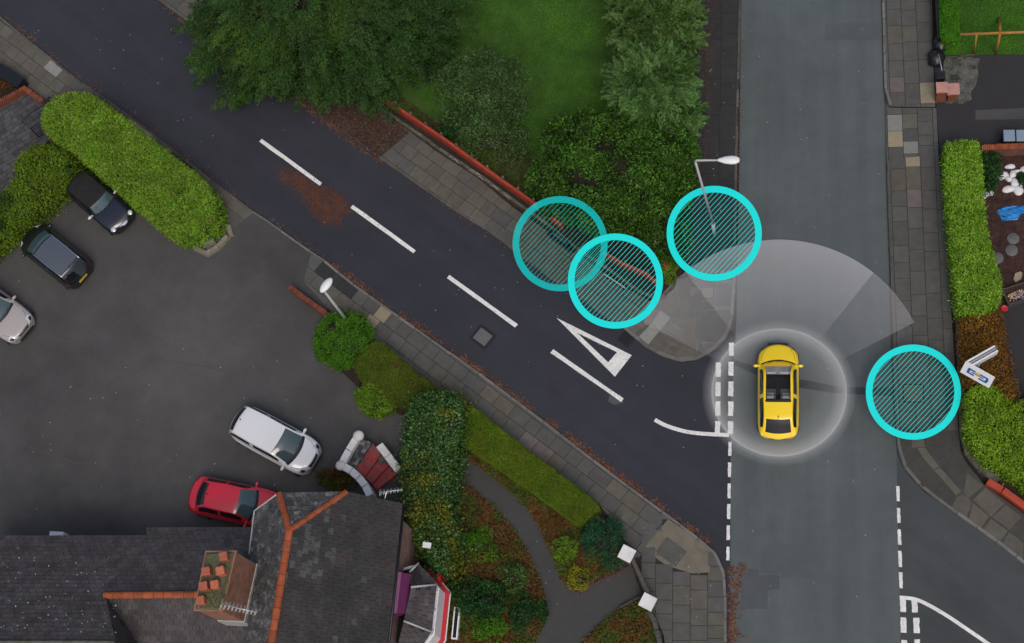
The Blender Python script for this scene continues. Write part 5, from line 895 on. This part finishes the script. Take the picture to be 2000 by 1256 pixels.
car('black hatchback with grey roof seen from behind, between the soft top and the silver car', (168, 548), (56, 458), 3.95, 1.72, 1.48, paint('black_paint', (.008, .008, .009), .3), roofm=paint('slate_grey_roof', (.075, .085, .105), .35), chrome_rail=True, plate='plate_y', roof_w=.74, glass_k=(.12, .6), **hatch)
car('silver beige car cut off by the left picture edge', (-75, 556), (58, 655), 4.4, 1.82, 1.5, paint('silver_beige_paint', (.36, .33, .315), .3), s=(.3, .44, .8, .94), heads='swept')
car('white hatchback parked alone in the middle of the car park', (473, 826), (613, 902), 4.25, 1.78, 1.5, paint('white_paint', (.74, .75, .76), .25), roof_w=.75, glass_k=(.13, .52), **hatch)
car('red saloon half hidden under the slate roof', (373, 965), (556, 1004), 4.35, 1.76, 1.42, paint('red_paint_metal', (.6, .015, .035), .25), s=(.28, .43, .74, .885), chrome_rail=False)
car('yellow car with a black glass roof driving up the main road', (1520, 859), (1520, 675), 4.33, 1.74, 1.45, paint('yellow_paint', (.95, .66, .004), .25), nose=.3, s=(.24, .38, .81, .972), top=((0, .6), (.03, .72), (.1, .82), (.24, .95), (.6, .98), (.955, .98), (.982, .88), (1, .74)), panoramic=True, roof_w=.68, belt=.95, wf=[(0, .66), (.008, .74), (.03, .85), (.07, .93), (.14, .98), (.22, 1), (.6, 1), (.82, .99), (.9, .96), (.95, .9), (.98, .8), (1, .68)])
# ------------------------------------------------------------------ house
house = empty('slate_roof_house', G(700, 1150), 0, 'brick house with dark slate roofs, terracotta ridges and a bay window at the lower left', 'house')
SL = dict(n=0, joined={})
def roof_plane(poly3, eave_a, eave_b, mat, wd=.3, expo=.235, individuals=0, name='roof_slope', face=None):
    """sloping deck with overlapping slates cut to its outline"""
    n = (poly3[1] - poly3[0]).cross(poly3[2] - poly3[0]).normalized(); n = (n if n.dot(face) > 0 else -n) if face else n if n.z > 0 else -n
    ex = (eave_b - eave_a); ex = (ex - n * ex.dot(n)).normalized(); ey = n.cross(ex); ey = ey if ey.z > 0 else -ey; o = eave_a
    q2 = [Vector(((p - o).dot(ex), (p - o).dot(ey))) for p in poly3]; mk3 = lambda u, v, h: o + ex * u + ey * v + n * h
    mb = MB(); m = len(q2); q2c = ccw(q2); mb.add([mk3(p.x, p.y, -.06) for p in q2c] + [mk3(p.x, p.y, -.18) for p in q2c], [tuple(range(m)), tuple(range(m, 2 * m))[::-1]] + [(i, m + i, m + (i + 1) % m, (i + 1) % m) for i in range(m)])
    deck = mb.build(name, MAT['slate'], house); v0 = min(p.y for p in q2); v1 = max(p.y for p in q2); u0 = min(p.x for p in q2); u1 = max(p.x for p in q2)
    rest = MB(); r = 0; v = v0
    while v < v1:
        u = u0 - (wd / 2 if r % 2 else 0)
        while u < u1:
            g = .006; c = clip(q2c, [(u + g, v), (u + wd - g, v), (u + wd - g, v + expo * 1.25), (u + g, v + expo * 1.25)]); u += wd
            if len(c) < 3 or abs(area2(c)) < .008: continue
            c = ccw(c); j = random.uniform(-.008, .008); vs = [mk3(p.x, p.y + random.uniform(-.006, .006), .012 - .03 * ((p.y - v) / expo) + j * .6 + .006) for p in c]; k = len(vs)
            vs += [w - n * .02 for w in vs]; fs = [tuple(range(k))] + [(i, k + i, k + (i + 1) % k, (i + 1) % k) for i in range(k)]
            pale_ = random.random() < (.5 if (vs[0] - R0).length < 1.1 else .3 if (vs[0] - R0).length < 2.2 else .012)
            if individuals > 0 and SL['n'] < 300: mb = MB(); mb.add(vs, fs); mb.build('slate', MAT['slate_pale'] if pale_ else mat, deck); SL['n'] += 1; individuals -= 1
            else: rest.add(vs, fs, 1 if pale_ else 0)
        v += expo; r += 1
    if rest.v: ob = rest.build('slates', [mat, MAT['slate_pale']], deck); ob['kind'] = 'stuff'
    return deck, n, mk3, q2c
def ridge_tiles(a, b, r=.13, L=.42):
    e = (b - a); l = e.length; e = e / l; sd = e.cross(Vector((0, 0, 1))).normalized(); up = sd.cross(e); n = max(1, round(l / L))
    for k in range(n):
        p = a + e * (l * k / n + .008); q = a + e * (l * (k + 1) / n - .008); mb = MB(); j = random.uniform(-.01, .012); rr = r * random.uniform(.95, 1.06); vs = []
        for w in (p, q): vs += [w + sd * (math.cos(t) * rr) + up * (math.sin(t) * rr * .75 + .0 + j) for t in np.linspace(-.25, math.pi + .25, 9)]
        mb.add(vs, [(i, i + 1, 9 + i + 1, 9 + i) for i in range(8)] + [tuple(range(9)), tuple(range(9, 18))[::-1]], 0, False); mb.build('ridge_tile', MAT['ridge'], house)
zr, ze = 8.4, 5.5
R0, R1 = G(565, 1036, zr), G(516, 1345, zr); C, D = G(786, 984, ze), G(747, 1345, ze)
nR = (R1 - R0).cross(C - R0).normalized(); nR = nR if nR.z > 0 else -nR
rd = (R1 - R0).normalized(); side = Vector((nR.x, nR.y, 0)); side = (side - rd * side.dot(rd)).normalized(); k_ = nR.dot(side); nL = nR - side * 2 * k_
HR = ray_plane(677, 960, R0, nR); HL = ray_plane(545, 963, R0, nL)
onL = lambda x, y: ray_plane(x, y, R0, nL)
D2 = ray_plane(747, 1345, R0, nR)
roof_plane([R0, HR, C, D2, R1], C, D2, MAT['slate'], individuals=300)
roof_plane([R0, R1, onL(478, 1345), onL(486, 1180), onL(488, 1085), onL(497, 1000), HL], onL(488, 1085), onL(486, 1180), MAT['slate_mossy'])
roof_plane([R0, HL, HR], HL, HR, MAT['slate_mossy'])
ridge_tiles(R0, R1, .15); ridge_tiles(R0, HR, .11); ridge_tiles(R0, HL, .13)
# left wing: a long slope facing the car park, and a small ridge running to the chimney
zA = 4.2; A0, A1 = G(-80, 1046, zA), G(290, 1045, zA); zAr = 7.6; Ar = G(100, 1254, zAr)
nA = (A1 - A0).cross(Ar - A0).normalized(); nA = nA if nA.z > 0 else -nA
onA = lambda x, y: ray_plane(x, y, A0, nA)
W0, W1 = onA(205, 1163), onA(520, 1160)
deckA, nA_, mkA, q2A = roof_plane([onA(-80, 1046), onA(286, 1045), onA(286, 1031), onA(492, 1030), onA(505, 1090), W1, W0, onA(226, 1254), onA(-80, 1254)], A0, A1, MAT['slate_plum'])
eA = Vector((W1.x - W0.x, W1.y - W0.y, 0)).normalized(); sA = Vector((nA.x, nA.y, 0)); sA = (sA - eA * sA.dot(eA)).normalized(); nS = nA - sA * 2 * nA.dot(sA)
onS = lambda x, y: ray_plane(x, y, W0, nS)
roof_plane([W0, W1, onS(560, 1345), onS(235, 1345)], onS(235, 1345), onS(560, 1345), MAT['slate_plum'])
ridge_tiles(W0 + eA * -.05, W1, .14)
a, b = onA(205, 1163), onA(226, 1254); roof_plane([a + Vector((0, 0, -.05)), b, b - Vector((0, 0, 4)), a - Vector((0, 0, 1.5))], Vector((a.x, a.y, 0)), Vector((b.x, b.y, 0)), MAT['slate_plum'], name='slate_hung_cheek', face=Vector((1, 0, 0)))
mb = MB(); mb.tube([onA(-80, 1255), onA(224, 1255)], .09, 8); mb.build('pale_ridge', MAT['stone'], house)
mb = MB(); off = Vector((0, 0, .03)); mb.tube([HL + off, onL(497, 998) + off, onL(487, 1083) + off], .035, 6); mb.build('verge_strip', MAT['leadwork'], house)
n = 150; P = np.array([tuple(mkA(*random.choice([(random.uniform(0, 1), 0)]), 0)) for _ in range(1)])
pts = []
while len(pts) < 130:
    x, y = random.uniform(0, 230), random.triangular(1055, 1250, 1200); p = onA(x, y) + nA * .03; pts.append(tuple(p))
P = np.array(pts); leaf_mesh('lichen_spots', P, unit(len(P)), np.tile(np.array(nA), (len(P), 1)) + unit(len(P)) * .1, .075, .055, pale, deckA, 'stuff')
# walls
BR = brick_mat('house_brick', (.3, .155, .115), (.22, .115, .09), (.18, .155, .14), 'Y')
fp = [C + Vector((-.3, -.35, 0)), D2 + Vector((-.3, 0, 0)), G(470, 1345, ze), G(500, 1040, ze)]
mb = MB(); mb.prism([(p.x, p.y) for p in fp], 0, ze - .22); mb.build('wall', BR, house)
mb = MB(); mb.prism([(p.x, p.y) for p in (G(-80, 1056, zA), G(490, 1050, zA), G(520, 1345, zA), G(-80, 1345, zA))], 0, zA - .25); mb.build('wall', BR, house)
mb = MB(); ge = Vector((0, -.3, 0)); CL = onL(505, 985); mb.add([C + ge, HR + ge, HL + ge, CL + ge, CL + ge - Vector((0, 0, 1)), C + ge - Vector((0, 0, 1))], [tuple(range(6))]); mb.build('gable_wall', BR, house)
mb = MB(); mb.tube([C + Vector((.05, 0, -.05)), D2 + Vector((.05, 0, -.05))], .06, 8); mb.build('gutter', MAT['iron'], house)
# chimney
zc1 = 10.0; ct_ = GP([(402, 1078), (458, 1077), (432, 1192), (380, 1190)], zc1); mb = MB(); mb.prism([(p.x, p.y) for p in ct_], 6.2, zc1 - .12); CH = brick_mat('chimney_brick', (.34, .15, .09), (.27, .12, .075), (.22, .14, .1), 'XY')
ch = mb.build('chimney', CH, house); mb = MB(); q = inset_poly(ccw(ct_), -.05); mb.prism(q, zc1 - .2, zc1 - .06, 0); mb.build('oversailing_course', CH, ch); mb = MB(); mb.prism(inset_poly(ccw(ct_), .0), zc1 - .06, zc1 + .05, 0, .1); mb.build('flaunching', MAT['moss'], ch)
mb = MB(); mb.prism(inset_poly(ccw(ct_), -.035), 6.2, 7.35); mb.build('lead_flashing', MAT['leadwork'], ch)
for x, y in ((435, 1086), (401, 1115), (429, 1114), (396, 1144), (418, 1141), (390, 1172)):
    h = random.uniform(.36, .48); p = G(x, y, zc1 + h); mb = MB(); rz = .2 + random.uniform(-.08, .08); mb.box((p.x, p.y, zc1 + h / 2 - .02), (.31, .31, h - .04), rz, 0, .94); mb.box((p.x, p.y, zc1 + h - .03), (.33, .33, .06), rz, 0, .96); mb.build('chimney_pot', MAT['pot'], ch, .035)
P = np.array([tuple(G(random.uniform(388, 440), random.uniform(1150, 1188), zc1 + .06)) for _ in range(260)] + [tuple(G(random.uniform(415, 452), random.uniform(1082, 1170), zc1 + .05)) for _ in range(90)]); leaf_mesh('moss_growth', P, unit(len(P)) + np.array([0, 0, .6]), unit(len(P)), .07, .04, LF['olive'], ch, 'stuff')
def aerial(a, b, z, n, wd, mast, label):
    A, B = G(*a, z), G(*b, z); t = empty('television_aerial', (mast.x, mast.y, mast.z), 0, label, 'aerial'); e = (B - A).normalized(); s = Vector((-e.y, e.x, 0)); mb = MB(); mb.tube([A, B], .016, 6); mb.build('boom', MAT['alu'], t)
    for k in range(n): p = A.lerp(B, k / (n - 1)); w_ = wd * (1.25 if k < 2 else 1 - .3 * k / n) / 2; mb = MB(); up = Vector((0, 0, .05 if k % 2 else -.05)); mb.tube([p - s * w_ + up, p + s * w_ + up], .009, 5); mb.build('element', MAT['alu'], t)
    mb = MB(); mb.tube([mast, Vector((A.lerp(B, .3))) - Vector((0, 0, .02))], .022, 6); mb.build('mast', MAT['alu'], t)
aerial((431, 1180), (501, 1196), 11.0, 20, .34, G(436, 1172, zc1), 'white television aerial across the chimney stack')
aerial((741, 962), (786, 956), 6.2, 14, .22, G(748, 990, 5.6), 'small television aerial at the corner of the slate roof by the red steps')
# bay window
bay = lambda pts, z: GP(pts, z)
e_ = GP([(818, 1100), (853, 1142), (843, 1234), (806, 1290)], 2.95); w_ = [G(808, 1112, 2.95), G(790, 1290, 2.95)]; t0, t1 = G(803, 1147, 3.8), G(789, 1213, 3.8)
mb = MB(); mb.prism([(p.x, p.y) for p in inset_poly(ccw([*[(p.x, p.y) for p in e_], (w_[1].x - .8, w_[1].y), (w_[0].x - .8, w_[0].y)]), .16)], 0, 2.86); bw = mb.build('bay_window', MAT['dark_glass'], house)
up = lambda p, d=.02: p + Vector((0, 0, d))
for tri_ in ([e_[0], e_[1], t0, G(800, 1118, 3.2)], [e_[1], e_[2], t1, t0], [e_[2], e_[3], G(776, 1262, 3.2), t1]):
    mb = MB(); mb.add([up(p, -.02) for p in tri_], [tuple(range(len(tri_)))]); mb.build('bay_roof', MAT['slate'], bw)
    a, b, c_, d_ = tri_; sl = MB(); nr, nc = 5, 5
    for i in range(nr):
        for j in range(nc):
            uv = lambda u, v: (a.lerp(b, u)).lerp(d_.lerp(c_, u), v); us = [(j + .03) / nc, (j + .97) / nc]; sh = .5 / nc if i % 2 else 0; us = [min(1, max(0, q + sh)) for q in us]; v0, v1 = i / nr, (i + 1.12) / nr
            if us[1] - us[0] < .02: continue
            lift = random.uniform(.02, .05); vs = [up(uv(us[0], v0), lift), up(uv(us[1], v0), lift), up(uv(us[1], min(1, v1)), .012), up(uv(us[0], min(1, v1)), .012)]; sl.add(vs + [v - Vector((0, 0, .02)) for v in vs], [(0, 1, 2, 3), (0, 4, 5, 1), (1, 5, 6, 2), (2, 6, 7, 3), (3, 7, 4, 0)])
    ob = sl.build('slates', MAT['slate_plum'], bw); ob['kind'] = 'stuff'
for a, b in ((e_[1], t0), (e_[2], t1), (e_[0], G(800, 1118, 3.2))): mb = MB(); mb.tube([up(a, .05), up(b, .05)], .045, 7); mb.build('lead_hip', MAT['leadwork'], bw)
pl = [(p.x, p.y) for p in e_]
def bay_band(name, z0, z1, out, th, mat):
    q = [Vector(p) for p in pl]; mb = MB(); outw = []; inn = []
    cc = ccw(pl + [(w_[1].x - .8, w_[1].y), (w_[0].x - .8, w_[0].y)]); O = inset_poly(cc, -out); I = inset_poly(cc, th - out); m = len(O)
    vs = [(p.x, p.y, z0) for p in O] + [(p.x, p.y, z1) for p in O] + [(p.x, p.y, z0) for p in I] + [(p.x, p.y, z1) for p in I]; fs = []
    for i in range(m): j = (i + 1) % m; fs += [(i, j, m + j, m + i), (m + i, m + j, 3 * m + j, 3 * m + i), (2 * m + j, 2 * m + i, 3 * m + i, 3 * m + j), (i, 2 * m + i, 2 * m + j, j)]
    mb.add(vs, fs); return mb.build(name, mat, bw)
bay_band('eaves_board', 2.82, 2.93, -.03, .1, MAT['upvc']); bay_band('frame_rail', 2.3, 2.4, -.13, .08, MAT['upvc']); bay_band('frame_panel', .95, 2.2, -.04, .12, MAT['upvc']); bay_band('red_sill', .78, .93, .12, .4, MAT['red_gloss']); bay_band('sill_lip', .72, .77, .16, .3, MAT['upvc'])
for a, b in ((e_[0], e_[1]), (e_[1], e_[2]), (e_[2], e_[3])):
    for k in (.06, .5, .94): p = a.lerp(b, k); d = Vector((b.y - a.y, a.x - b.x, 0)).normalized(); cc = Vector((e_[1].x - 1, (e_[1].y + e_[2].y) / 2, 0)); d = d if d.dot(p - cc) > 0 else -d; p = p - d * .12; mb = MB(); mb.box((p.x, p.y, 2.33), (.09, .09, .98), math.atan2(b.y - a.y, b.x - a.x)); mb.build('mullion', MAT['upvc'], bw)
a, b = G(893, 1186, .55), G(887, 1248, .55); mb = MB(); c_ = a.lerp(b, .5); mb.box((c_.x, c_.y, .4), ((b - a).length, .26, .3), math.atan2(b.y - a.y, b.x - a.x)); mb.build('window_box', MAT['upvc'], bw); mb = MB(); mb.box((c_.x, c_.y, .555), ((b - a).length - .1, .14, .02), math.atan2(b.y - a.y, b.x - a.x)); mb.build('window_box_soil', MAT['dark_glass'], bw)
p = G(857, 1126, 1.4); mb = MB(); mb.box((p.x, p.y, .7), (.16, .3, 1.4), .1); mb.build('red_post', MAT['red_gloss'], house)
# purple canopy on the wall
cv = [G(771, 1116, 4.4), G(784, 1118, 4.3), G(802, 1121, 3.6)]; cw = [G(761, 1197, 4.4), G(775, 1198, 4.3), G(795, 1197, 3.6)]; t = empty('purple_canopy', (cv[0].x, cv[0].y, 3.6), 0, 'purple box canopy on the brick wall between the roof and the bay window', 'canopy')
mb = MB(); mb.add([cv[0], cv[1], cw[1], cw[0]], [(0, 1, 2, 3)]); mb.build('top_panel', MAT['purple_pale'], t)  # top panel in a paler purple than the front
mb = MB(); dz = Vector((0, 0, -.25)); bk0, bk1 = Vector((cv[0].x, cv[0].y, 3.35)), Vector((cw[0].x, cw[0].y, 3.35)); mb.add([cv[1], cv[2], cw[2], cw[1], cv[2] + dz, cw[2] + dz, cv[0], bk0, cw[0], bk1], [(0, 1, 2, 3), (1, 4, 5, 2), (0, 1, 4, 7, 6), (3, 2, 5, 9, 8), (4, 7, 9, 5)]); mb.build('front_panel', MAT['purple'], t)
t = empty('white_box', G(833, 1064, 2.3), 0, 'small white box above the ivy hedge by the brick wall', 'box'); p = G(833, 1064, 2.5); mb = MB(); mb.box((p.x, p.y, 2.4), (.36, .24, .18), -.1); mb.build('case', MAT['upvc'], t, .02); mb = MB(); mb.tube([(p.x, p.y, .1), (p.x, p.y, 2.31)], .03, 6); mb.build('pole', MAT['iron'], t)
t = empty('white_chest', G(110, 1040, .1), 0, 'white low block beyond the edge of the long slate roof', 'block'); p = G(110, 1042, .6); mb = MB(); mb.box((p.x, p.y - .1, .35), (.7, .4, .5), -.02, 0, .96); mb.build('body', MAT['upvc'], t, .02)
# ------------------------------------------------------------------ red steps with white parapets
st = empty('entrance_steps', G(720, 910, .1), 0, 'red entrance steps between white parapet walls beside the white car', 'steps')
for pts, z, m in (([(705, 856), (727, 864), (695, 914), (677, 906)], .78, 'step_dark'), ([(727, 863), (745, 887), (712, 932), (693, 914)], .62, 'step_red'), ([(745, 889), (760, 908), (726, 945), (711, 931)], .45, 'step_red'), ([(759, 909), (776, 926), (735, 958), (725, 944)], .28, 'step_red')):
    mb = MB(); mb.prism([(p.x, p.y) for p in GP(pts, z)], .08, z, 0, .01); mb.build('step', MAT[m], st)
def parapet(pts, wd=.34, z=1.15):
    L = [Vector((p.x, p.y, 0)) for p in GP(pts, z)]; off = []
    for i in range(len(L)):
        e = (L[min(i + 1, len(L) - 1)] - L[max(i - 1, 0)]).normalized(); off.append(Vector((-e.y, e.x, 0)) * wd / 2)
    for i in range(len(L) - 1):
        a, b, na, nb = L[i], L[i + 1], off[i], off[i + 1]; e = (b - a).normalized() * .006
        mb = MB(); mb.prism([(p.x, p.y) for p in (a + na * .8 + e, b + nb * .8 - e, b - nb * .8 - e, a - na * .8 + e)], .08, z - .1); mb.build('parapet_wall', MAT['white'], st)
        mb = MB(); mb.prism([(p.x, p.y) for p in (a + na + e, b + nb - e, b - nb - e, a - na + e)], z - .1, z + random.uniform(-.008, .008), 0, .02); mb.build('parapet_cap', MAT['white'], st)
parapet([(697, 853), (681, 879), (668, 903)]); parapet([(666, 908), (686, 919), (700, 932), (713, 948), (722, 968)]); parapet([(740, 868), (757, 890), (778, 918)], .36)
for x, y, r in ((699, 850, .22), (664, 908, .2)): p = G(x, y, 1.25); mb = MB(); mb.lathe((p.x, p.y, .1), [(r * .8, 0), (r * .8, .95), (r * 1.1, .98), (r * 1.1, 1.08), (r * .6, 1.16), (.02, 1.18)], 14); mb.build('parapet_pier', MAT['white'], st)
p = G(748, 897, .7); mb = MB(); mb.lathe((p.x, p.y, .45), [(.13, 0), (.2, .22), (.21, .24), (.17, .23), (.12, .18)], 14); tag(mb.build('flower_pot', MAT['stone']), 'round stone pot on the red steps beside the right parapet', 'flower pot')
# ------------------------------------------------------------------ marker rings and sensor films, as flat objects standing over the road
def marker_ring(px, z, label, mat, matl, R=93.0, band_=13.0, n=72, hatch_=22):
    c = G(*px, z); t = empty('marker_ring', c, 0, label, 'marker ring'); e = lambda r, a, zz: G(px[0] + r * math.cos(a), px[1] + r * math.sin(a), zz)
    vs = []; fs = []
    for k in range(n): a = 2 * math.pi * k / n; vs += [e(R, a, z), e(R - band_, a, z), e(R, a, z - .02), e(R - band_, a, z - .02)]
    for k in range(n):
        i, j = 4 * k, 4 * ((k + 1) % n); fs += [(i, i + 1, j + 1, j), (i + 2, j + 2, j + 3, i + 3), (i, j, j + 2, i + 2), (i + 1, i + 3, j + 3, j + 1)]
    mb = MB(); mb.add(vs, fs); mb.build('ring_band', mat, t); Ri = R - band_ + 1; th = math.radians(-47); u = (math.cos(th), math.sin(th)); w = (-u[1], u[0])
    for k in range(hatch_):
        o = Ri * (-1 + 2 * (k + .5) / hatch_); h = math.sqrt(max(0, Ri * Ri - o * o)); a = (px[0] + w[0] * o - u[0] * h, px[1] + w[1] * o - u[1] * h); b = (px[0] + w[0] * o + u[0] * h, px[1] + w[1] * o + u[1] * h)
        A, B = G(*a, z - .008), G(*b, z - .008); d = (B - A).normalized(); nn = Vector((-d.y, d.x, 0)) * .0095; mb = MB(); mb.prism([(p.x, p.y) for p in (A + nn, B + nn, B - nn, A - nn)], z - .02, z - .006); mb.build('hatch_line', matl, t)
film_c = veil('faint_cyan_film', (.012, .66, .62), .52); line_c = veil('faint_cyan_line', (.012, .6, .5), .7)
marker_ring((1094, 476), 3.3, 'faint see-through cyan hatched ring over the red fence, farther from the corner', film_c, line_c)
marker_ring((1202, 549), 3.35, 'bright cyan hatched ring over the pavement, overlapping the faint ring', MAT['cyan'], MAT['cyan'])
marker_ring((1395, 456), 2.5, 'bright cyan hatched ring around the foot of the tall street lamp', MAT['cyan'], MAT['cyan'])
marker_ring((1784, 766), 1.0, 'bright cyan hatched ring over the right pavement and its inspection cover', MAT['cyan'], MAT['cyan'])
def film(name, px, poly, z, mat, label, cat, th=.004):
    c = G(*px, z); mb = MB(); pts = [G(x, y, z) - c for x, y in poly]; mb.add(pts, [tuple(range(len(pts)))]); o = mb.build(name, mat); o.location = c; return tag(o, label, cat)
def ringpoly(px, r0, r1, a0, a1, n=40):
    A = np.linspace(math.radians(a0), math.radians(a1), n); f_ = lambda r, a: (px[0] + r * math.sin(a), px[1] - r * math.cos(a)); return [f_(r1, a) for a in A] + [f_(r0, a) for a in A[::-1]]
SC = (1521, 765); Rm = 297 / 43.5
film('sensor_sector', SC, ringpoly(SC, 128, 297, -38, 38.5), .172, veil('pale_sector_film', (.78, .78, .8), .2, (Rm, [(.4, .06), (.62, .16), (1, .32)])), 'broad pale see-through sector fanning over the road ahead of the yellow car', 'sensor beam')
for a0, a1, lab in ((38.5, 63, 'narrow faint see-through sector on the right of the broad one'), (-63, -38, 'narrow faint see-through sector over the corner pavement, left of the broad one')):
    film('sensor_sector', SC, ringpoly(SC, 128, 297, a0, a1), .172, veil('faint_sector_film', (.78, .78, .8), .1, (Rm, [(.4, .03), (.62, .08), (1, .17)])), lab, 'sensor beam')
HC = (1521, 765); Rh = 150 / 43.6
film('sensor_halo', HC, ringpoly(HC, 0.5, 150, 0, 360, 90)[:90], .03, veil('painted_glow_film', (.86, .88, .88), .3, (Rh, [(.3, 0.0), (.45, .03), (.66, .1), (.8, .3), (.825, .4), (.84, .2), (.88, .1), (.96, 0.0)])), 'pale ring film with a painted glow on the road around the yellow car', 'sensor halo')  # glow drawn as alpha rings in a flat film, nothing emits
